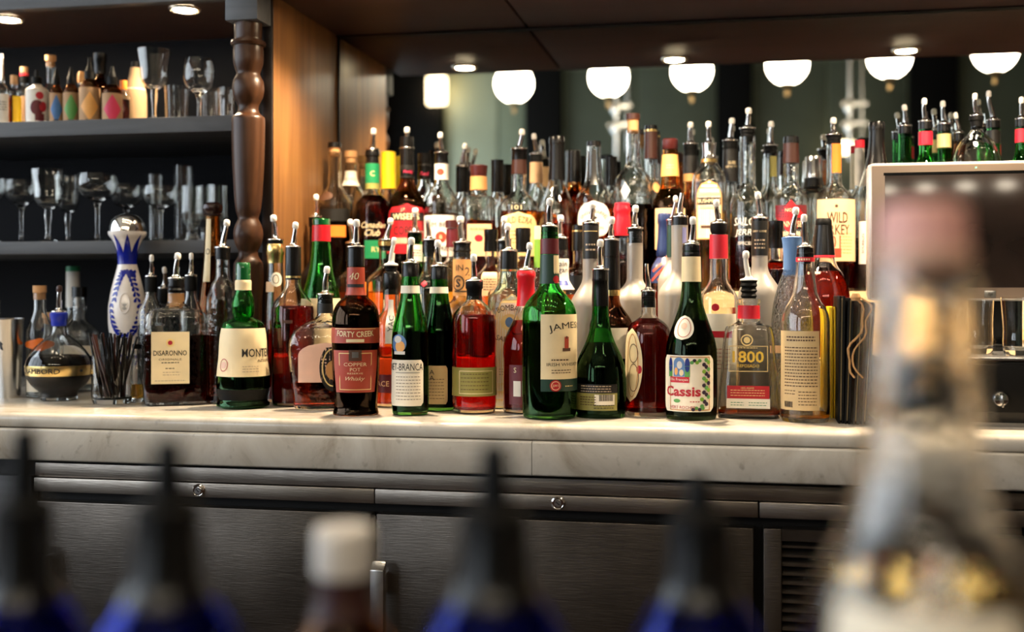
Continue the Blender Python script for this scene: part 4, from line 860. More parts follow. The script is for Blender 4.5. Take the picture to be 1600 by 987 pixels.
# ------------------------------------------------------------------ lower riser step
MG = 'bottles on the lower riser step'
C1, C2 = 2.064, 2.145
bottle('black_pourer_bottle', 'matt black bottle with pourer just behind the red-banded green bottle', 493, S(352, 400, 440, 26, 9.5), Y=C2, tier=1, glass='black_plastic', group=MG, parts=[('collar', 'black_rubber', [(354, 10.5), (340, 10.5)])], pour=(494, 304, 339, 9.5))
bottle('clear_whisky_bottle', 'clear bottle with gold collar standing below the gold script label', 603, S(376, 412, 440, 31, 11), Y=C1, tier=1, group=MG, liq=('amber_liq', 455), parts=[('gold_collar', 'gold', [(384, 12.4), (377, 12.4)]), ('collar', 'black_rubber', [(392, 8), (376, 9)])], pour=(611, 341, 375, 10.5))
bottle('vermouth_bottle', 'green-topped bottle with cream neck label behind the eagle emblem bottle', 648, S(365, 410, 440, 28, 11.5), Y=C2, tier=1, group=MG, glass='bottle_green', liq=('black_liq', 450), labs=[('neck_label', 'cream_pale', 634, 662, 382, 408, 'rect', [L_(652, 395, 12, 3)])], pour=(649, 325, 363, 11.5))
bottle('clear_rum_bottle', 'clear bottle with deep black stopper between the two newsprint-labelled bottles', 670, S(377, 420, 452, 25, 10.5), Y=C1, tier=1, group=MG, liq=('clear_liq', 460), labs=[('sticker', 'crimson', 658, 668, 438, 448, 'diamond')], parts=[('stopper', 'black_rubber', [(401, 7.5), (388, 9), (377, 9.5)])], pour=(668, 338, 375, 10))
bottle('wine_red_capped_bottle', 'round clear bottle with maroon wooden cap below the red seal label', 707, S(376, 402, 424, 27, 9), Y=C2, tier=1, group=MG, liq=('gold_liq', 440), parts=[('capsule', 'label_maroon', [(386, 10), (357, 9.6)]), ('cap', 'maroon_wood', [(356, 11), (345, 11), (344, 9.5)])])
bottle('lettered_neck_bottle', 'clear bottle with black and gold lettered neck behind the ruby rye', 722, S(398, 464, 484, 31, 14), Y=C1-.01, tier=1, group=MG, liq=('gold_liq', 490), labs=[('neck_label', 'tan', 705, 740, 405, 462, 'rect', [('IN', 718, 418, 9, 'ink'), ('S', 716, 442, 13, 'ink', dict(b=.03)), ('|ring', 716, 442, 24, 'ink', dict(w=20, t=2)), ('2', 730, 424, 13, 'ink'), ('|bar', 720, 455, 2, 'ink', dict(w=22))])],
       parts=[('collar', 'black_plastic', [(402, 14.6), (394, 13), (392, 14.4), (386, 13), (380, 14)])], pour=(719, 338, 379, 13))
bottle('bourbon_bottle', 'clear bottle with plain black cap beside the arched-label gin', 767, S(390, 412, 434, 25, 9.5), Y=C2, tier=1, group=MG, liq=('amber_liq', 440), labs=[('label', 'peach', 752, 778, 425, 462, 'rect', [L_(765, 444, 20, 5)])], parts=[('cap', 'black_plastic', [(393, 11), (370, 10.4), (368, 11), (359, 11), (358, 10)])])
bottle('schnapps_bottle', 'clear bottle with short black stopper right behind the arched-label gin', 787, S(380, 440, 460, 25, 10.5), Y=C1+.01, tier=1, group=MG, glass='clear_wavy', liq=('clear_liq', 470), parts=[('stopper', 'black_rubber', [(388, 8), (377, 9.5)])], pour=(788, 338, 376, 10.5))
bottle('bourbon_bottle', 'clear bottle with black cap and amber neck next to the green whiskey', 817, S(392, 404, 420, 25, 10), Y=C2, tier=1, group=MG, liq=('amber_liq', 428), parts=[('cap', 'black_plastic', [(394, 11.8), (372, 11.4), (368, 12.2), (357, 12), (356, 10.5)])])
bottle('lime_liqueur_bottle', 'slim pale green sleeved bottle peeking out beside the maroon capsule', 842, S(378, 420, 450, 18, 7), Y=C1+.03, tier=1, group=MG, labs=[('sleeve', 'lime', 834, 850, 374, 418)], parts=[('cap', 'cream', [(374, 7.6), (353, 7.2)])])
bottle('spiced_rum_bottle', 'clear rum bottle with blocky printed neck behind the green whiskey', 876, [(None, 27), (470, 27), (450, 22), (440, 14), (420, 12.5), (412, 13.5), (400, 12.5), (384, 11.5)], Y=C1, tier=1, group=MG, glass='clear_wavy', liq=('amber_liq', 460), labs=[('label', 'white_paper', 864, 888, 404, 452, 'rect', [('ain', 880, 412, 8, 'ink'), ('gan', 880, 424, 8, 'ink'), ('|bar', 878, 442, 8, 'blue_print', dict(w=18))])], parts=[('collar', 'black_plastic', [(390, 12), (374, 11.6)])], pour=(876, 336, 372, 11))
bottle('liqueur_bottle', 'clear bottle with dark banded cap behind the frosted lettered one', 905, S(392, 408, 428, 25, 10), Y=C2, tier=1, group=MG, glass='clear_wavy', liq=('gold_liq', 440), labs=[('label', 'label_black', 886, 924, 430, 460)], parts=[('capsule', 'black_plastic', [(392, 11.6), (352, 10.8)]), ('gold_ring', 'gold', [(362, 11.4), (360, 11.4)])])
bottle('wax_dipped_bourbon', 'clear bourbon bottle with bright red dripping wax neck', 972, S(372, 392, 414, 27, 10.5), Y=C2, tier=1, group=MG, liq=('cola', 410), parts=[('wax', 'wax_red', [(368, 13.5), (356, 14.6), (340, 13), (333, 12.4), (330, 13.6), (325, 13.2), (322, 11.8), (318, 12), (317, 10)])])
bottle('blue_wax_bottle', 'striped red and navy bottle with navy wax stopper', 1038, [(None, 26), (440, 26), (420, 24), (405, 15), (398, 10), (380, 9.5), (350, 9)], Y=C2, tier=1, group=MG, glass='amber', liq=('whisky', 420), labs=[('striped_label', 'navy_wax', 1018, 1060, 402, 442, 'rect', [('|bar', 1034, 412, 4, 'copper_red', dict(w=34, tilt=.8)), ('|bar', 1040, 426, 4, 'copper_red', dict(w=34, tilt=.8)), ('|bar', 1028, 428, 4, 'copper_red', dict(w=30, tilt=.8))])],
       parts=[('wax', 'navy_wax', [(404, 10), (398, 12.6), (388, 12), (370, 10.2), (350, 9.6), (347, 10.6), (336, 10.6), (333, 9)])])
bottle('green_neck_bottle', 'pale bottle with dark green neck next to the navy wax stopper', 1050, S(355, 404, 440, 22, 7.5), Y=C1-.005, tier=1, group=MG, glass='frosted', parts=[('capsule', 'pine', [(402, 8.4), (352, 8)]), ('collar', 'clear_thin', [(352, 8.6), (345, 8.2)])], pour=(1056, 306, 344, 8))
bottle('dark_rum_bottle', 'squat dark rum bottle with black cap in front of the red diamond label', 1212, S(384, 404, 424, 29, 11), Y=C1+.012, tier=1, group=MG, liq=('cola', 408), parts=[('cap', 'black_plastic', [(388, 12.2), (362, 11.6), (360, 12.8), (346, 12.6), (345, 11)])])
bottle('dark_bourbon_bottle', 'dark bourbon bottle with tall black foil in front of the large cream bourbon label', 1287, [(None, 42), (470, 42), (448, 38), (428, 30), (412, 20), (400, 17), (375, 14.5), (350, 12)], Y=C1+.025, tier=1, group=MG, liq=('cola', 424), labs=[('seal', 'faint', 1270, 1282, 424, 428)],
       parts=[('foil', 'black_plastic', [(399, 18), (372, 15.6), (352, 13)]), ('cap', 'black_rubber', [(352, 12.4), (350, 13), (344, 12.6), (341, 10)]), ('red_ring', 'crimson', [(402, 18.4), (399, 18)])])
bottle('golden_emblem_bottle', 'small clear bottle with gold sunburst label squeezed behind the copper red one', 551, S(402, 418, 436, 24, 10), Y=C2, tier=1, group=MG, glass='clear_wavy', liq=('rose_liq', 448), labs=[('label', 'orange', 560, 590, 440, 462, 'oval')], parts=[('collar', 'black_rubber', [(408, 11), (381, 10.5)])], pour=(547, 343, 380, 10))

# ------------------------------------------------------------------ upper riser step
UG = 'bottles on the upper riser step'
E1, E2 = 2.236, 2.306
bottle('corked_whisky_bottle', 'clear bottle with cork and black top, dark label, leaning against the wood', 523, S(238, 284, 322, 28, 10.5), Y=E1, tier=2, group=UG, liq=('cola', 340), labs=[('label', 'label_black', 500, 546, 326, 345), ('emblem', 'ink_brown', 501, 520, 298, 313, 'oval'), ('orange_label', 'orange', 512, 540, 352, 370)], parts=[('cork', 'cork', [(244, 8), (232, 8.6), (231, 10.2)]), ('cap', 'black_plastic', [(231, 10.8), (223, 10.4)])])
bottle('gin_bottle', 'slim clear bottle with blond cork and cream neck label', 548, S(254, 272, 318, 24, 9), Y=E2, tier=2, group=UG, labs=[('neck_label', 'cream_pale', 534, 560, 267, 290, 'rect', [('GENIUS', 547, 280, 5, 'ink_brown', dict(w=20))])], parts=[('cork', 'cork', [(256, 7.4), (247, 8), (246, 10), (236, 10)])])
bottle('canadian_whisky_bottle', 'dark red whisky bottle with green neck label and gold script', 582, S(254, 296, 320, 26, 11), Y=E1, tier=2, group=UG, liq=('dkred_liq', 306), labs=[('neck_label', 'label_green', 569, 595, 255, 286, 'rect', [('C', 582, 271, 8, 'gold_ink')]), ('neck_foot', 'olive', 568, 596, 286, 295), ('script', 'clear_thin', 560, 606, 345, 372, 'rect', [('Canadian', 584, 352, 9, 'cream', dict(sh=.4, w=40)), ('Club', 582, 364, 10, 'cream', dict(sh=.4, w=24))]), ('label', 'label_green', 570, 602, 376, 404, 'rect', [('RYE', 590, 390, 8, 'gold_ink')])],
       parts=[('cap', 'black_plastic', [(255, 10.6), (246, 10), (244, 11.6), (238, 11.6), (234, 10)])], pour=(584, 201, 234, 10))
bottle('yellow_foil_bottle', 'bottle with bright yellow foil neck and lime band', 607, S(250, 296, 330, 24, 11), Y=E2, tier=2, group=UG, liq=('gold_liq', 320), labs=[('lime_band', 'lime', 590, 626, 266, 284, 'rect', [('100', 606, 273, 6, 'cream')])], parts=[('foil', 'yellow', [(295, 12.2), (250, 11.6), (238, 11.2), (237, 9)])])
bottle('copper_label_whisky', 'round-shouldered brown whisky bottle with red and black label', 636, S(262, 278, 322, 28.5, 11), Y=E1, tier=2, group=UG, glass='brown', liq=('cola', 300),
       labs=[('label', 'label_red', 606, 666, 318, 396, 'arch', [('J.P.', 630, 328, 6, 'cream', dict(lift=1)), ('|bar', 636, 338, 13, 'ink', dict(w=62)), ("WISER'S", 634, 338, 10, 'cream', dict(w=44, b=.02, lift=2)), ('COPPER', 636, 360, 13, 'ink', dict(w=44, lift=1)), ('|bar', 636, 376, 9, 'faint', dict(w=46))]), ('neck_label', 'label_black', 624, 648, 256, 276, 'rect', [('Honey', 638, 267, 7, 'pink', dict(sh=.3, w=16))])],
       parts=[('capsule', 'black_plastic', [(276, 11.6), (230, 11), (214, 10.6)])], pour=(636, 199, 232, 10.5))
bottle('flavoured_whisky_bottle', 'clear bottle with black capsule and red script beside the round-shouldered brown whisky', 663, S(262, 282, 318, 24, 10), Y=E2, tier=2, group=UG, labs=[('neck_label', 'label_black', 652, 674, 256, 278, 'rect', [('Red', 663, 271, 6, 'pink', dict(sh=.3))])], parts=[('capsule', 'black_plastic', [(280, 10.8), (244, 10.2), (240, 10.8)])])
bottle('white_label_bourbon', 'clear bourbon bottle with white label and red round seal', 690, S(254, 280, 318, 27, 10.5), Y=E1, tier=2, group=UG, glass='clear_wavy', liq=('gold_liq', 334),
       labs=[('label', 'white_paper', 662, 716, 336, 400, 'rect', [('JIM BEAM', 690, 352, 10, 'ink', dict(w=44)), ('|disc', 689, 370, 17, 'copper_red', dict(w=17)), ('B', 689, 370, 6, 'cream', dict(lift=2)), ('BOURBON', 692, 388, 7, 'ink', dict(w=40))]), ('neck_label', 'white_paper', 676, 704, 254, 279, 'rect', [('|disc', 688, 267, 11, 'copper_red')])],
       parts=[('cap', 'black_plastic', [(254, 10.8), (243, 10), (240, 11.4)])], pour=(688, 207, 239, 10))
bottle('cherry_bourbon_bottle', 'slim black-necked bottle with red dot between white label and rose label bourbons', 722, S(274, 300, 330, 21, 9), Y=E2, tier=2, group=UG, labs=[('neck_dot', 'crimson', 714, 726, 274, 288, 'oval')], parts=[('capsule', 'black_plastic', [(300, 10), (268, 9.6), (262, 10)])], pour=(727, 224, 260, 9))
bottle('rose_bourbon_bottle', 'square-shouldered clear bottle with maroon stopper and pink rose label', 748, [(None, 26), (330, 26), (314, 26), (309, 23), (305, 14), (298, 12.5), (290, 12.5)], Y=E1, tier=2, group=UG, n=4, glass='clear_wavy', liq=('rose_liq', 345), labs=[('label', 'peach', 730, 768, 350, 400, 'rect', [('FOUR ROSES', 748, 358, 4, 'copper_red', dict(w=26)), ('|disc', 748, 372, 11, 'crimson', dict(w=13))])],
       parts=[('paper_collar', 'tan', [(297, 13.6), (276, 13)]), ('stopper', 'maroon_wood', [(275, 12.5), (262, 14), (259, 14.2), (258, 12)])])
bottle('cherry_bourbon_bottle', 'slim black-capped bottle with red dot behind the pink rose label bourbon', 777, S(274, 300, 330, 20, 9), Y=E2, tier=2, group=UG, labs=[('neck_dot', 'crimson', 768, 782, 276, 290, 'oval')], parts=[('capsule', 'black_plastic', [(300, 10), (262, 9.6), (250, 10)])])
bottle('gold_label_bourbon', 'bourbon bottle with ornate gold label and black oval', 811, S(272, 296, 322, 30, 11), Y=E1, tier=2, group=UG, glass='clear_wavy', liq=('amber_liq', 330),
       labs=[('oval_label', 'label_black', 796, 819, 317, 331, 'oval', [('101', 807, 324, 7, 'cream', dict(w=16, lift=1))]), ('label', 'gold_ink', 783, 838, 331, 400, 'arch', [('OLD EZRA', 810, 343, 10, 'ink_brown', dict(w=46, arc=70, lift=1)), L_(810, 370, 34, 4, 'ink_brown', 6, 1.4)])],
       parts=[('foil', 'brown_cap', [(272, 12), (250, 11.5)]), ('cap', 'black_plastic', [(250, 12), (236, 12), (234, 13)])], pour=(816, 202, 233, 11))
bottle('cream_neck_bottle', 'slim bottle with cream neck wrap behind the gold-label bourbon', 838, S(256, 286, 320, 22, 9), Y=E2, tier=2, group=UG, liq=('amber_liq', 330), parts=[('wrap', 'peach', [(286, 10.4), (254, 10)]), ('collar', 'black_rubber', [(253, 10), (242, 9.6)])], pour=(834, 209, 241, 9))
bottle('cognac_bottle', 'tall cone-shouldered clear bottle with long black capsule and red liquor', 870, [(None, 29), (345, 29), (325, 27.5), (305, 20), (283, 13), (262, 11.4), (214, 11)], Y=E1, tier=2, group=UG, liq=('whisky', 350), parts=[('capsule', 'black_plastic', [(281, 13.4), (262, 12.2), (226, 11.6), (225, 12.4), (216, 12.4), (213, 11)])])
bottle('amber_brandy_bottle', 'amber brandy bottle with black capsule half hidden by the cone-shouldered one', 897, S(262, 288, 314, 25, 10), Y=E2, tier=2, group=UG, glass='amber', liq=('amber_liq', 300), parts=[('capsule', 'black_plastic', [(285, 11), (238, 10.4), (236, 10)])])
bottle('round_label_bourbon', 'clear bourbon bottle with white circular label and dark neck strip', 928, [(None, 29), (330, 29), (308, 27), (294, 20), (282, 14.5), (250, 12), (228, 11)], Y=E1, tier=2, group=UG, liq=('amber_liq', 318), labs=[('label', 'white_paper', 903, 953, 314, 372, 'oval', [('SINGLE BARREL', 928, 330, 6, 'ink_brown', dict(w=50, arc=26)), ('|rhomb', 928, 340, 8, 'ink', dict(w=11)), ('BOURBON', 928, 356, 5, 'ink_brown', dict(w=30))]), ('neck_strip', 'label_black', 924, 932, 232, 288)], parts=[('cap', 'black_plastic', [(228, 11.4), (221, 11)])])
bottle('mini_black_bottle', 'slim black-topped bottle behind the white circular label', 955, S(270, 290, 318, 21, 8), Y=E2, tier=2, group=UG, liq=('amber_liq', 320), parts=[('capsule', 'black_plastic', [(290, 9), (248, 8.6), (245, 9)])])
bottle('etched_vodka_bottle', 'tall clear bottle with cork top and etched white emblem', 989, S(204, 252, 286, 30, 11), Y=E1, tier=2, group=UG, glass='clear_wavy', liq=('black_liq', 320), labs=[('etching', 'white_paper', 970, 985, 284, 312, 'diamond', [('R', 977, 300, 10, 'cream', dict(sh=.3))])], parts=[('cork', 'cork', [(208, 8.5), (188, 9), (187, 11)]), ('cap', 'brown_cap', [(187, 11.2), (178, 11.2)])])
bottle('brown_capsule_bottle', 'bottle with long grey-brown capsule tucked beside the tall corked bottle', 1017, S(248, 275, 306, 23, 9.5), Y=E2, tier=2, group=UG, liq=('cola', 330), labs=[('emblem', 'tan', 1020, 1032, 285, 302, 'oval')], parts=[('capsule', 'brown_cap', [(248, 10.8), (206, 10)]), ('gold_ring', 'gold', [(206, 10.6), (203, 10.6)]), ('cap', 'black_plastic', [(203, 10), (196, 9.6)])])
bottle('orange_label_whisky', 'amber whisky bottle with orange neck label and maroon stopper', 1047, [(None, 28), (330, 28), (312, 26), (298, 18), (285, 14.5), (272, 14), (240, 12), (234, 12)], Y=E1, tier=2, group=UG, glass='amber', liq=('cola', 296), labs=[('neck_label', 'pale_orange', 1033, 1061, 241, 275, 'rect', [L_(1047, 260, 12, 2, 'gold_ink')]), ('label', 'peach', 1024, 1070, 326, 390, 'rect', [('F', 1030, 345, 10, 'ink_brown')])], parts=[('stopper', 'maroon_wood', [(234, 11), (231, 12.6), (219, 12.4), (217, 10.5)])])
bottle('dark_neck_whisky', 'amber bottle with black pourer neck and orange band', 1079, S(284, 296, 320, 22, 10), Y=E2, tier=2, group=UG, glass='amber', liq=('whisky', 320), parts=[('sleeve', 'label_black', [(272, 11.6), (244, 11)]), ('orange_band', 'tan', [(284, 11.8), (272, 11.8)]), ('collar', 'black_rubber', [(244, 10.4), (236, 10), (233, 11.5), (226, 11)])], pour=(1079, 191, 225, 10.5))
bottle('arched_label_whiskey', 'rectangular clear whiskey bottle with white arched label and black banner', 1108, [(None, 27), (300, 27), (282, 26.5), (272, 24), (262, 17), (254, 12.5), (246, 11.5)], Y=E1, tier=2, group=UG, n=4, flat=.85, liq=('gold_liq', 330),
       labs=[('label', 'tan', 1088, 1128, 281, 374, 'arch'), ('label', 'cream_pale', 1090, 1126, 283, 372, 'arch', [('|bar', 1108, 314, 11, 'ink', dict(w=36, lift=2)), ('BUSHMILLS', 1108, 314, 6.5, 'cream', dict(w=34, lift=4)), ('|bar', 1108, 303, 4, 'gold_ink', dict(w=34, lift=2)), ('|bar', 1108, 324, 4, 'gold_ink', dict(w=30, lift=2)), ('|bar', 1105, 354, 4, 'ink_brown', dict(w=20, lift=2))])],
       parts=[('neck_ring', 'gold', [(254, 13), (249, 13)]), ('silver_neck', 'chrome', [(248, 11.8), (240, 10.4), (226, 11.4)])], pour=(1107, 190, 225, 10.5))
bottle('black_sleeve_bottle', 'clear bottle with black lettered neck sleeve behind the etched clear one', 1141, S(284, 300, 324, 22, 11.2), Y=E2, tier=2, group=UG, parts=[('sleeve', 'label_black', [(284, 12.4), (234, 11.6)]), ('collar', 'black_rubber', [(233, 11.2), (221, 11.6)])], labs=[('neck_print', 'label_black', 1130, 1156, 246, 268, 'rect', [('SILVER', 1144, 254, 5, 'cream', dict(w=12)), ('MEDALLION', 1144, 261, 5, 'cream', dict(w=20))])], pour=(1144, 185, 220, 11))
bottle('etched_rum_bottle', 'tall clear rum bottle with white etched letters and steel pourer', 1168, S(214, 286, 318, 28, 12.5), Y=E1, tier=2, group=UG, glass='clear_wavy', liq=('cola', 370), labs=[('etching', 'clear_thin', 1142, 1192, 336, 388, 'rect', [('SAILOR', 1166, 346, 12, 'white_paper', dict(w=40, sh=.2)), ('JERRY', 1166, 364, 12, 'white_paper', dict(w=36, sh=.2)), ('SPICED', 1166, 380, 5, 'white_paper', dict(w=26))])], parts=[('stopper', 'black_rubber', [(222, 8), (208, 9), (202, 10.5)])], pour=(1170, 169, 201, 11.5))
bottle('strip_neck_bottle', 'clear bottle with olive neck strip between etched rum and diamond label', 1204, S(240, 286, 316, 23, 11), Y=E2, tier=2, group=UG, labs=[('neck_strip', 'olive', 1203, 1213, 244, 276)], parts=[('stopper', 'black_rubber', [(246, 8), (232, 9.5), (229, 11)])], pour=(1205, 190, 228, 11))
bottle('diamond_label_whiskey', 'clear whiskey bottle with brown capsule and red diamond label', 1236, S(256, 286, 312, 29, 12), Y=E1, tier=2, group=UG, glass='clear_wavy', liq=('cola', 400), labs=[('label_band', 'label_maroon', 1212, 1260, 320, 340), ('diamond', 'label_red', 1213, 1259, 312, 368, 'diamond', [('NO. 8', 1236, 328, 5, 'cream', dict(lift=1))]), ('banner', 'label_black', 1214, 1258, 340, 359, 'rect', [('TENNESSEE', 1236, 350, 9, 'cream', dict(w=42, lift=2))]), ('foot_label', 'peach', 1222, 1250, 362, 402, 'shield', [('HYDE', 1236, 372, 8, 'label_red', dict(w=22))])],
       parts=[('capsule', 'brown_cap', [(255, 13), (224, 12.2)]), ('cap', 'black_plastic', [(224, 12.8), (214, 12), (213, 10)])])
bottle('steel_cap_bottle', 'bottle with wide steel cap and dark lettered collar beside the large cream bourbon label', 1271, [(None, 24), (310, 24), (298, 20), (288, 14), (284, 13.5)], Y=E2, tier=2, group=UG, parts=[('cap', 'silver', [(278, 14), (270, 14.2), (268, 13.4), (246, 13.2), (244, 12)]), ('collar', 'label_black', [(294, 17), (279, 14.2)])], labs=[('collar_print', 'label_black', 1258, 1288, 281, 294, 'rect', [('W N', 1274, 288, 6, 'gold_ink', dict(w=18))])])
bottle('cream_label_bourbon', 'large clear bourbon bottle with cream label of big dark serif lettering', 1303, S(226, 284, 316, 34, 12), Y=E1, tier=2, group=UG, glass='clear_wavy', liq=('cola', 400),
       labs=[('label', 'peach', 1277, 1336, 311, 408, 'rect', [('WILD', 1309, 340, 17, 'ink_brown', dict(w=32, b=.01)), ('TURKEY', 1303, 359, 16, 'ink_brown', dict(w=50, b=.01)), ('101', 1302, 378, 20, 'copper_red', dict(w=22)), ('|disc', 1307, 322, 5, 'ink_brown'), ('|bar', 1303, 395, 14, 'copper_red', dict(w=22)), L_(1322, 380, 22, 7, 'tan', 5, 1.4)]), ('neck_strip', 'orange', 1300, 1314, 222, 268)],
       parts=[('collar', 'black_rubber', [(228, 9), (216, 11.5), (212, 13)])], pour=(1302, 184, 211, 11.5))
bottle('small_red_cap_bottle', 'slim bottle with red cap and white sleeve left of the monitor corner', 1343, S(266, 290, 318, 17, 7), Y=E2, tier=2, group=UG, parts=[('sleeve', 'white_paper', [(290, 8), (232, 7.6)]), ('cap', 'crimson', [(231, 8), (219, 8)])])
bottle('champagne_bottle', 'large bottle with black foil neck rising behind the monitor corner', 1370, [(None, 33), (330, 33), (300, 30), (270, 22), (245, 14.5), (225, 12), (192, 11.5)], Y=E1, tier=2, group=UG, liq=('cola', 372), labs=[('label', 'white_paper', 1342, 1368, 345, 412, 'rect', [('BOURBON', 1349, 380, 5, 'ink', dict(tilt=1.57, w=30))])], parts=[('foil', 'black_plastic', [(262, 19.5), (245, 15.4), (225, 12.8), (204, 12.4), (203, 13.4), (196, 13.4), (191, 12)])])
for i, (cx, top, tip, hw, Y, gl, band, lab) in enumerate((
        (1414, 197, (1413, 164), 21, E2, 'bottle_green', None, 'dark green wine bottle with pourer next to the black foil neck'),
        (1446, 190, (1444, 154), 26, E1, 'green', 'crimson', 'green vermouth bottle with red neck band behind the monitor'), (1475, 194, (1473, 158), 13.5, E2, 'bottle_green', 'gold_ink', 'green vermouth bottle with thin gold neck band behind the monitor'),
        (1498, 208, (1493, 176), 8.2, E2, 'brown', None, 'brown bottle with pourer beside the domed clear bottle behind the monitor'), (1552, 188, (1544, 142), 24, E2, 'green', 'label_black', 'green bottle with black collar right behind the domed clear bottle'),
        (1597, 186, (1596, 152), 27, E1, 'green', 'crimson', 'green bottle with red neck band at the right picture edge'))):
    bottle('wine_bottle', lab, cx, S(top+8, top+46, top+95, hw, 10.5 if hw > 10 else 8), Y=Y, tier=2, group=UG, glass=gl, liq=('black_liq', top+70), parts=([('neck_band', band, [(top+37, 11.6), (top+16, 11.4)])] if band else [])+[('collar', 'black_plastic', [(top+12, 11.2 if hw > 10 else 8.8), (top, 10.8 if hw > 10 else 8.4)])], pour=(*tip, top, 10 if hw > 10 else 8))
bottle('domed_tequila_bottle', 'domed clear tequila bottle with black stopper behind the monitor', 1526, [(None, 40), (275, 40), (255, 38.5), (236, 34), (220, 25), (208, 13), (203, 9.5), (198, 9.5)], Y=E1, tier=2, group=UG, n=3, flat=.8, liq=('green_liq', 262), parts=[('stopper', 'black_rubber', [(202, 9.2), (190, 10), (188, 12), (182, 12)])], pour=(1523, 146, 181, 9.5))

# ------------------------------------------------------------------ shelves: bitters bottles and glassware
SG = 'bitters bottles on the upper shelf'
YS = 2.115
def shelf_bottle(name, lab, cx, prof, Y=YS, **k): return bottle(name, lab, cx, prof, Y=Y, bz=S1+.0003, group=SG, seg=28, **k)
def dropper(cx, hw, ytop, ysh, col, lab, Y=YS):
    shelf_bottle('dropper_bottle', lab, cx, S(ysh-14, ysh-9, ysh+2, hw, hw*.48), Y=Y, glass='brown', liq=('cola', ysh+8),
                 labs=[('label', 'kraft', cx-hw*.99, cx+hw*.99, ysh+4, 189, 'rect', [('|rhomb', cx, (ysh+192)/2+4, 46, col, dict(w=hw*1.75)), ('|bar', cx, 188, 3, 'ink', dict(w=hw*.7))])],
                 parts=[('dropper_cap', 'black_rubber', [(ysh-8, hw*.52), (ysh-20, hw*.5), (ysh-22, hw*.36), (ysh-32, hw*.2), (ytop, hw*.16)])])
dropper(88, 10.5, 108, 141, 'sky', 'small amber dropper bottle with blue diamond label')
dropper(111, 12.5, 105, 140, 'leaf_green', 'small amber dropper bottle with green diamond label', YS+.005)
dropper(140, 16.5, 90, 132, 'pale_orange', 'large amber dropper bottle with orange diamond label')
dropper(175.5, 16, 104, 141, 'pink', 'amber dropper bottle with pink diamond label')
shelf_bottle('printed_bitters_bottle', 'white bottle printed with dark red figures and black dropper cap', 57.5, S(128, 132, 142, 18, 7.5), glass='frosted', labs=[('print', 'white_paper', 41, 75, 140, 192, 'rect', [('|disc', 62, 149, 12, 'ink_red', dict(w=12)), ('|disc', 58, 168, 24, 'label_maroon', dict(w=20)), ('|disc', 67, 166, 16, 'ink_red', dict(w=12)), ('|bar', 62, 183, 12, 'label_maroon', dict(w=14))])], parts=[('cap', 'black_rubber', [(132, 8.4), (121, 8.2), (120, 3), (110, 2.5)])])
shelf_bottle('bitters_bottle', 'square clear bottle with white label at the left picture edge', 3, S(120, 128, 142, 12, 4), liq=('amber_liq', 150), labs=[('label', 'white_paper', -8, 13, 146, 192, 'rect', [L_(4, 165, 12, 4)])], parts=[('cap', 'chrome', [(126, 3.4), (84, 2.6)])])
shelf_bottle('bitters_bottle', 'short bottle with yellow label and wooden cap', 22, S(130, 136, 146, 11, 5), liq=('whisky', 150), labs=[('label', 'yellow', 20, 34, 150, 191)], parts=[('cap', 'kraft', [(132, 6), (118, 6)])], Y=YS+.03)
shelf_bottle('bitters_bottle', 'short bottle with red ring and brown cap behind the white printed bottle', 38, S(122, 132, 146, 11, 5.5), Y=YS+.065, liq=('gold_liq', 160), labs=[('label', 'peach', 32, 46, 150, 190)], parts=[('cap', 'black_rubber', [(130, 7), (119, 7)]), ('red_ring', 'wax_red', [(119, 7.2), (114, 7)]), ('top', 'kraft', [(114, 6.6), (105, 6.6)])])
shelf_bottle('corked_bottle', 'tall narrow clear bottle with a pale cork between the droppers', 79, S(98, 128, 150, 14, 7), Y=YS+.07, liq=('clear_liq', 160), parts=[('cork', 'cork', [(104, 5.5), (96, 6), (95, 8.6), (87, 8.6)])])
shelf_bottle('tall_black_bottle', 'tall dark bottle with glossy black cap behind the orange dropper', 156, S(110, 120, 140, 15, 7), Y=YS+.085, glass='brown', liq=('cola', 150), parts=[('cap', 'black_plastic', [(116, 10), (98, 10), (96, 11), (84, 11)]), ('chrome_neck', 'amber', [(124, 7.6), (116, 7.4)])])
shelf_bottle('cork_topped_bottle', 'little bottle with round brown stopper behind the green dropper', 127, S(130, 138, 150, 10, 5), Y=YS+.07, parts=[('stopper', 'tan', [(130, 5), (126, 6.4), (116, 6), (112, 4)])])
shelf_bottle('syrup_bottle', 'small bottle of dark syrup with orange cap beside the paper-wrapped bottle', 193, S(138, 143, 152, 10, 5), Y=YS+.032, liq=('cola', 156), parts=[('cap', 'orange', [(140, 5.8), (126, 5.8)])])
shelf_bottle('paper_wrapped_bottle', 'bottle wrapped in crumpled tan paper with a black cap', 211, [(None, 19), (150, 18.5), (135, 15), (120, 10), (106, 7.5)], glass='paper_bag', Y=YS+.075, parts=[('cap', 'black_rubber', [(106, 6), (97, 6)]), ('paper_collar', 'rose_paper', [(141, 17), (139, 16.6)])])

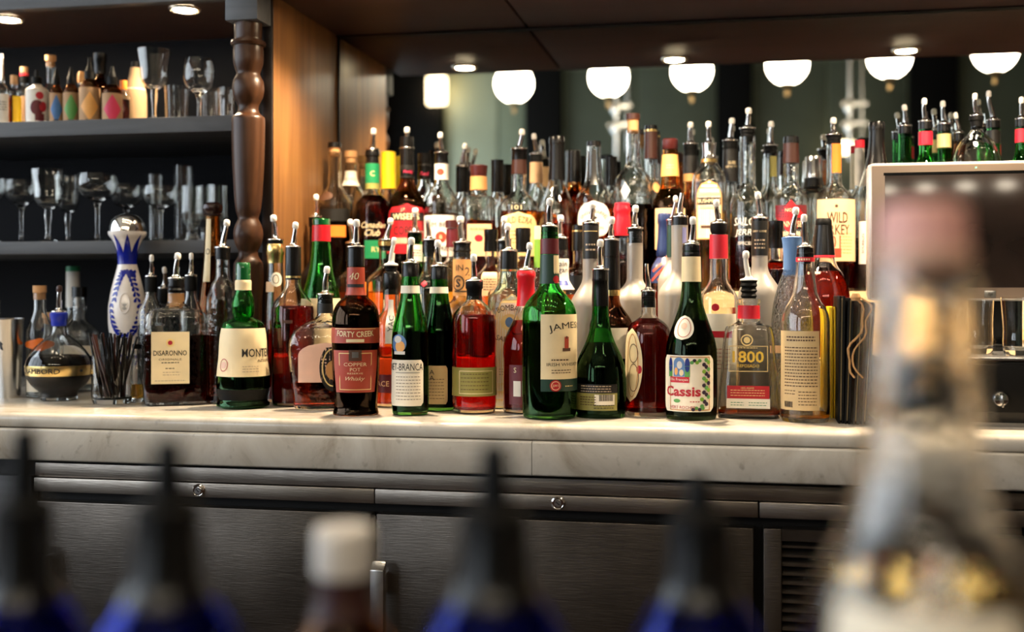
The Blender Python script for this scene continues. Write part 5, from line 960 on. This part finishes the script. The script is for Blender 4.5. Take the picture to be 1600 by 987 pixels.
def glassware(name, lab, cx, prof, Y, bz, inner=True, mat='clear', flute=0., nfl=0, grp='clear glasses on the shelves', cat='glass', parts=(), base=None):
    """open stemmed or tumbler glass; prof in pixels from the foot up, then back down inside"""
    if base is not None: X, zc, ca = P(cx, Y)
    X, zc, ca = P(cx, Y); k, kx = zc/F, zc/F*ca
    pyb = HOR+(ZC-bz)/k; sh_ = pyb-prof[0][0]
    root = tag(empty(name, (X, Y, bz)), lab, cat, grp); PLACED.append((lab, X, Y, max(h for _, h in prof)*kx, max(h for _, h in prof)*kx, bz))
    q = [(h*kx, max(0, ZC+(HOR-(py+sh_*max(0, min(1, (py-prof[-1][0])/(prof[0][0]-prof[-1][0])))))*k-bz)) for py, h in prof]
    pr = pchip(q, .005)
    rmx = max(r for r, _ in pr); stem = min(range(len(pr)), key=lambda i: pr[i][0]); stemmed = pr[stem][0] < .5*rmx
    zb = next(z for r, z in pr[stem:] if r > .3*rmx)+.002 if stemmed else .0085
    inn = [(max(.0006, r-.0012), z) for r, z in pr if z > zb]
    inn = [(inn[0][0]*.7, zb)]+inn
    v, f = lathe(pr+inn[::-1], 64 if flute else 36, flute=flute, nflute=nfl); mesh_obj('bowl', v, f, mat, root, sharp=40)
    return root
gob = lambda b, t, hw: [(b, hw*.62), (b-3, hw*.55), (b-6, hw*.2), (b-(b-t)*.2, hw*.14), (b-(b-t)*.38, hw*.22), (b-(b-t)*.45, hw*.2), (b-(b-t)*.5, hw*.55), (b-(b-t)*.62, hw*.8), (b-(b-t)*.75, hw*.85), (t+6, hw*.98), (t, hw)]
coupe = lambda b, t, hw: [(b, hw*.72), (b-2, hw*.68), (b-6, hw*.14), (b-(b-t)*.3, hw*.11), (b-(b-t)*.55, hw*.16), (b-(b-t)*.6, hw*.22), (b-(b-t)*.66, hw*.6), (b-(b-t)*.76, hw*.92), (b-(b-t)*.88, hw), (t, hw*.95)]
wine = lambda b, t, hw: [(b, hw*.66), (b-2, hw*.6), (b-6, hw*.16), (b-(b-t)*.25, hw*.13), (b-(b-t)*.42, hw*.25), (b-(b-t)*.52, hw*.7), (b-(b-t)*.68, hw), (b-(b-t)*.82, hw*1.0), (t, hw*.88)]
tum = lambda b, t, hw: [(b, hw*.84), (b-2, hw*.86), ((b+t)/2, hw*.93), (t, hw)]
Z1, Z2 = S1+.0003, S2+.0003
glassware('cut_goblet', 'cut-crystal goblet at the end of the upper shelf beside the paper-wrapped bottle', 241, gob(186, 78, 28), YS, Z1, flute=.06, nfl=8)
glassware('wine_glass', 'round-bowled small wine glass on the upper shelf', 311, wine(183, 92, 25), YS, Z1, mat='clear')
glassware('tumbler', 'cut tumbler between the goblet and wine glass on the upper shelf', 277, tum(184, 136, 21), YS+.07, Z1, flute=.04, nfl=10)
glassware('tumbler', 'ribbed tumbler behind the wine glass foot on the upper shelf', 329, tum(183, 140, 17), YS+.11, Z1, flute=.05, nfl=12)
glassware('tumbler', 'small tumbler next to the turned post on the upper shelf', 354, tum(182, 138, 15), YS+.06, Z1, flute=.04, nfl=10)
glassware('cut_goblet', 'large faceted goblet on the lower shelf near the picture edge', 75, gob(375, 265, 28), YS, Z2, flute=.06, nfl=8)
glassware('cut_goblet', 'smaller faceted goblet half behind the large one', 106, gob(374, 274, 23), YS+.09, Z2, flute=.06, nfl=8)
glassware('champagne_coupe', 'wide champagne coupe in the middle of the lower shelf', 152, coupe(374, 272, 33), YS, Z2, mat='clear')
glassware('champagne_coupe', 'champagne coupe behind the porcelain decanter dome', 197, coupe(373, 288, 27), YS+.085, Z2, mat='clear')
glassware('champagne_coupe', 'deep coupe between the decanter dome and the cut highballs', 251, coupe(373, 291, 29), YS, Z2, mat='clear')
glassware('champagne_coupe', 'shadowy coupe next to the large faceted goblet', 33, coupe(374, 282, 28), YS+.05, Z2, mat='clear')
glassware('champagne_coupe', 'coupe cut off by the left picture edge', -16, coupe(375, 277, 27), YS-.01, Z2, mat='clear')
glassware('flute_glass', 'tall slim glass standing behind the deep coupe', 243, tum(372, 272, 13), YS+.16, Z2, flute=.04, nfl=10)
glassware('highball_glass', 'tallest fluted highball glass on the lower shelf', 287, tum(373, 259, 16), YS+.13, Z2, flute=.05, nfl=10)
glassware('cut_highball', 'cut footed highball glass in front of the tallest highball', 300, [(373, 14), (371, 13), (360, 9), (348, 11), (338, 19), (325, 19), (300, 18), (291, 18)], YS+.01, Z2, flute=.07, nfl=9)
glassware('cut_highball', 'cut footed highball glass beside the turned post', 340, [(373, 14), (371, 13), (360, 9), (348, 11), (338, 18), (325, 18), (300, 17), (289, 17)], YS+.02, Z2, flute=.07, nfl=9)
glassware('cut_highball', 'cut footed highball glass behind the tall amber bottle stopper', 321, [(373, 12), (371, 11), (360, 8), (348, 10), (338, 16), (325, 16), (300, 15), (291, 15)], YS+.10, Z2, flute=.07, nfl=9)
# lower left: shakers and the straw glass
for cx, hw, Y, y0, lab in ((14, 22, 1.945, 497, 'brushed steel shaker tin at the left end of the counter'), (-20, 20, 2.0, 470, 'taller steel shaker tin cut off by the picture edge')):
    X, zc, ca = P(cx, Y); k = zc/F; t = tag(empty('shaker_tin', (X, Y, CT)), lab, 'shaker', 'steel shaker tins'); h = ZC+(HOR-y0)*k-CT
    mesh_obj('cup', *lathe([(hw*k*.78, 0), (hw*k*.8, .002), (hw*k*.99, h-.003), (hw*k*1.02, h-.002), (hw*k*1.02, h), (hw*k*.97, h), (hw*k*.76, .006)], 36), 'steel_shaker', t, sharp=40)
    mesh_obj('bird_print', [(hw*k*(.9)*math.sin(a)*1.02, -hw*k*.92*math.cos(a)*1.02, h*z_) for a, z_ in ((-.15, .78), (.0, .70), (.35, .76), (.1, .66), (.2, .60), (-.02, .62), (-.12, .68))], [(0, 1, 6), (1, 2, 3), (1, 3, 4, 5, 6)], 'ink', t, smooth=False)
X, zc, ca = P(175, 1.885); 
sgl = glassware('rocks_glass', 'low rocks glass holding a bunch of black cocktail straws', 175, [(630, 29), (628, 30.5), (600, 32), (555, 34.5)], 1.885, CT, mat='clear', grp='rocks glasses')
gr = 32*zc/F
for i in range(30):
    a = i*2.39996; rr = math.sqrt((i+.5)/30)
    b = Vector((X+gr*.62*rr*math.cos(a+.8), 1.885+gr*.62*rr*math.sin(a+.8), CT+.009+.001*(i % 5))); tp = Vector((X+gr*1.18*rr*math.cos(a), 1.885+gr*1.12*rr*math.sin(a), CT+.122+.004*math.sin(i*2.1)))
    # keep each straw inside the rim
    zr = CT+.083; u = (zr-b.z)/(tp.z-b.z); m_ = b+(tp-b)*u; d = math.hypot(m_.x-X, m_.y-1.885)
    v, f = tube([b, tp], .0021, 7)
    o = mesh_obj('cocktail_straw', v, f, 'black_plastic' if i % 4 else 'brown_cap', sharp=40); tag(o, 'thin black cocktail straw standing in the rocks glass', 'straw', 'black cocktail straws')

# ------------------------------------------------------------------ right end: menus, till, glasses
def menu(px, Y0, lean, th, mat, lab, h=.192, dep=.15):
    X, zc, _ = P(px, Y0); t = tag(empty('menu_booklet', (X, Y0, CT)), lab, 'menu', 'menu booklets standing on the counter'); t.rotation_euler = (0, lean, -.02)
    mesh_obj('cover', *box(-th/2, -th/2+.0028, 0, dep, .0003, h, .0005), mat, t, sharp=30); mesh_obj('cover', *box(th/2-.0028, th/2, 0, dep, .0003, h, .0005), mat, t, sharp=30)
    mesh_obj('pages', *box(-th/2+.003, th/2-.003, .012, dep-.004, .004, h-.004), 'cream' if mat != 'yellow' else 'yellow', t, smooth=False)
    mesh_obj('spine', *box(-th/2, th/2, dep-.0015, dep, .0003, h), mat, t, smooth=False)
pm('menu_black', '#090808', .55, spec=.15)
menu(1302, 1.872, .0, .0072, 'yellow', 'yellow booklet leaning beside the beige back-label bottle', .175, .13)
for i, (px, Y0, ln, lab) in enumerate(((1314, 1.80, .012, 'black menu booklet closest to the yellow booklet'), (1324, 1.795, .03, 'second black menu booklet from the yellow one'), (1337, 1.79, .05, 'third black menu booklet, tied with twine'), (1351, 1.79, .06, 'fourth black menu booklet, closest to the till'))):
    menu(px, Y0, ln, .0085, 'menu_black', lab, .193-.003*i)
X, zc, _ = P(1337, 1.782)
tw = [(X+.003*math.sin(q*1.3)+.012*math.sin(q*.45), 1.780-.002*math.sin(q*.9), CT+.19-q*.0085) for q in range(15)]
tag(mesh_obj('twine_loop', *join(tube(tw, .0016, 6), tube([(x+.008+.004*math.sin(i), y, z) for i, (x, y, z) in enumerate(tw)], .0014, 6), lathe([(.006, CT+.186), (.008, CT+.191), (.005, CT+.197)], 10, dx=0)), 'twine'), 'loop of rough twine hanging down the menu booklets', 'twine')
bpy.data.objects['twine_loop'].data.vertices.foreach_get('co', (co := np.zeros(len(bpy.data.objects['twine_loop'].data.vertices)*3)))
co = co.reshape(-1, 3); co[-30:, 0] += X; co[-30:, 1] += 1.781; bpy.data.objects['twine_loop'].data.vertices.foreach_set('co', co.ravel())
# till drawer
X0, zc, _ = P(1368, 1.80)
till = tag(empty('cash_drawer', (X0, 1.80, CT)), 'black cash drawer with round lock and steel top plate', 'till')
mesh_obj('case', *box(0, .42, .004, .38, .004, .098, .002), 'black_plastic', till, sharp=40)
mesh_obj('drawer_front', *box(.004, .416, 0, .006, .022, .092, .0015), 'fridge_black', till, sharp=40)
mesh_obj('plinth', *box(.0, .42, .002, .38, .0003, .006), 'pewter', till, smooth=False)
mesh_obj('top_plate', *box(-.002, .422, -.004, .385, .098, .103, .0015), 'silver', till, sharp=40)
Xk, zc, _ = P(1563, 1.80); zk = ZP(623, zc)-CT
lk = mesh_obj('lock', *lathe([(.012, 0), (.012, .004), (.0095, .007), (.004, .008)], 24), 'chrome', till, sharp=40); lk.location = (Xk-X0, 0, zk); lk.rotation_euler = (PI/2, 0, 0)
mesh_obj('key', *box(-.0012, .0012, -.011, .006, .008, .018, .0004), 'silver', lk)
# monitor
X1, zc, _ = P(1357, 1.985); zt, zb_ = ZP(254, zc), ZP(470, zc)
pm('bezel', '#8a7767', .3, .3); pm('screen', '#2a211d', .12, noise=.3, nscale=9); pm('bezel_rim', (.85, .82, .78), .25, .6)
mon = tag(empty('till_monitor', (X1, 1.985, CT+.103)), 'touch screen till monitor with pale rim and dark screen', 'monitor')
mh = zt-CT-.103; mb = zb_-CT-.103; mw = .40
mesh_obj('rim', *box(0, mw, .004, .045, mb, mh, .010), 'bezel_rim', mon, sharp=30)
mesh_obj('bezel', *box(.005, mw-.005, 0, .008, mb+.004, mh-.005, .003), 'bezel', mon, sharp=30)
mesh_obj('screen', *box(.026, mw-.026, -.0012, .002, mb+.022, mh-.022, .0006), 'screen', mon, sharp=30)
for nm, bb in (('screen_edge', (.024, mw-.024, mh-.022, mh-.0175)),): mesh_obj(nm, *box(bb[0], bb[1], -.0014, .002, bb[2], bb[3]), 'black_plastic', mon, smooth=False)
Xh, zc2, _ = P(1548, 1.98); bd = mesh_obj('badge', *box(Xh-X1-.009, Xh-X1+.009, -.0018, .0, mb+.005, mb+.017, .0005), 'silver', mon, sharp=30)
tv, tf = text_mesh('hp', .0, .25); mesh_obj('lettering', [(Xh-X1+a*.007, -.0022, mb+.011+b*.007) for a, b in tv], tf, 'ink', bd, smooth=False)
emit_mat('led_green', (.1, 1, .2), 6.0); Xl, _, _ = P(1526, 1.98); mesh_obj('power_light', *box(Xl-X1-.0012, Xl-X1+.0012, -.0012, .001, mh-.0125, mh-.0105), 'led_green', mon, smooth=False)
mesh_obj('stand', *join(box(mw/2-.05, mw/2+.05, .03, .09, .008, mh*.7, .004), box(mw/2-.1, mw/2+.1, .0, .16, .0003, .012, .003)), 'black_plastic', mon, sharp=40)
glassware('rocks_glass', 'ribbed rocks glass on the cash drawer half hidden by the blurred bottle', 1530, [(537, 20), (535, 21), (500, 22.5), (468, 24)], 1.90, CT+.1033, mat='clear', flute=.03, nfl=12, grp='rocks glasses')
glassware('rocks_glass', 'rocks glass on the cash drawer at the right picture edge', 1592, [(552, 23), (550, 24), (510, 26), (464, 30)], 1.855, CT+.1033, mat='clear', flute=.03, nfl=12, grp='rocks glasses')

# ------------------------------------------------------------------ out-of-focus bottles on the bar in front of the camera
ZF = ZC-.36
fb = tag(empty('service_rail', (0, .5, 0)), 'dark service rail carrying the blurred bottles nearest the camera', 'rail')
sub(bx('ledge', -2.4, 2.4, .30, .78, ZF-.03, ZF-.0005, 'black_rubber', bev=.004), fb); sub(bx('upstand', -2.4, 2.4, .76, .78, ZF-.0005, ZF+.03, 'wood_dark', bev=.003), fb)
sub(bx('carcass', -2.4, 2.4, .34, .74, 0, ZF-.03, 'wood_dark'), fb)
BG = 'blurred bottles on the service rail'
def blur_pos(px, zc): a = math.atan((px-800)/F); return zc/(ct_-math.tan(a-TH)*st_)
bottle('clear_foreground_bottle', 'large blurred clear bottle with pinkish red cap nearest the camera', 1442, [(None, 192), (1010, 192), (960, 188), (900, 165), (850, 140), (800, 118), (720, 100), (620, 92), (510, 86), (400, 78), (372, 72)], Y=blur_pos(1442, .46), bz=ZF, glass='clear_wavy', liq=('gold_liq', 905), group=BG, seg=48,
       parts=[('cap', 'pink_cap', [(420, 76), (372, 74), (326, 70), (318, 60)]), ('seal', 'rose_paper', [(420, 80), (385, 77)])], labs=[('label', 'cream_pale', 1290, 1600, 960, 1200)])
for px, zc_, top, tip, col, lab in ((38, .56, 870, 668, 800, 'blurred cobalt blue bottle with black pourer at the left picture edge'), (262, .50, 880, 686, 800, 'blurred cobalt blue bottle with black pourer left of the white cap'),
                               (772, .51, 880, 692, 812, 'blurred cobalt blue bottle with black pourer right of the white cap'), (1092, .57, 890, 742, 815, 'blurred cobalt blue bottle with black pourer beside the large clear bottle')):
    q = .50/zc_
    bottle('cobalt_bottle', lab, px, [(None, 134*q), (1110, 134*q), (1030, 128*q), (970, 100*q), (930, 72*q), (900, 58*q), (col+10, 52*q)], Y=blur_pos(px, zc_), bz=ZF, glass='cobalt', liq=('clear_liq', 1000), group=BG, seg=40,
           parts=[('capsule', 'black_plastic', [(935, 76*q), (915, 65*q), (900, 60*q), (col, 54*q)]), ('collar', 'black_rubber', [(col+2, 56*q), (col-10, 55*q), (col-16, 46*q), (col-24, 30*q)]), ('spout', 'black_rubber', [(col-20, 27*q), (tip+40, 25*q), (tip+10, 22*q), (tip+2, 18*q), (tip, 12*q)])])
bottle('white_capped_bottle', 'blurred dark bottle with white cap between two black pourers', 537, [(None, 110), (1100, 110), (1020, 88), (960, 52), (930, 42), (892, 40)], Y=blur_pos(537, .58), bz=ZF, glass='brown', liq=('black_liq', 1000), group=BG, seg=40,
       parts=[('cap', 'white_plastic', [(896, 46), (888, 48), (828, 47), (822, 42)]), ('capsule', 'brown_cap', [(960, 54), (930, 44), (897, 42)])])

# layout check (printed only)
bad = []
for i in range(len(PLACED)):
    for j in range(i):
        a, b = PLACED[i], PLACED[j]
        if abs(a[5]-b[5]) > .15: continue
        dx, dy = a[1]-b[1], a[2]-b[2]; d = math.hypot(dx, dy)
        if d < 1e-6: bad.append((0, a[0], b[0])); continue
        # radii along the joining direction (ellipses)
        ra = 1/math.sqrt((dx/d/a[3])**2+(dy/d/a[4])**2); rb = 1/math.sqrt((dx/d/b[3])**2+(dy/d/b[4])**2)
        if d < ra+rb-.0005: bad.append((round(ra+rb-d, 4), a[0][:60], b[0][:60], round(a[2], 3), round(b[2], 3)))
print('LAYOUT', len(bad))
for q in sorted(bad, reverse=True): print('LAY', q)
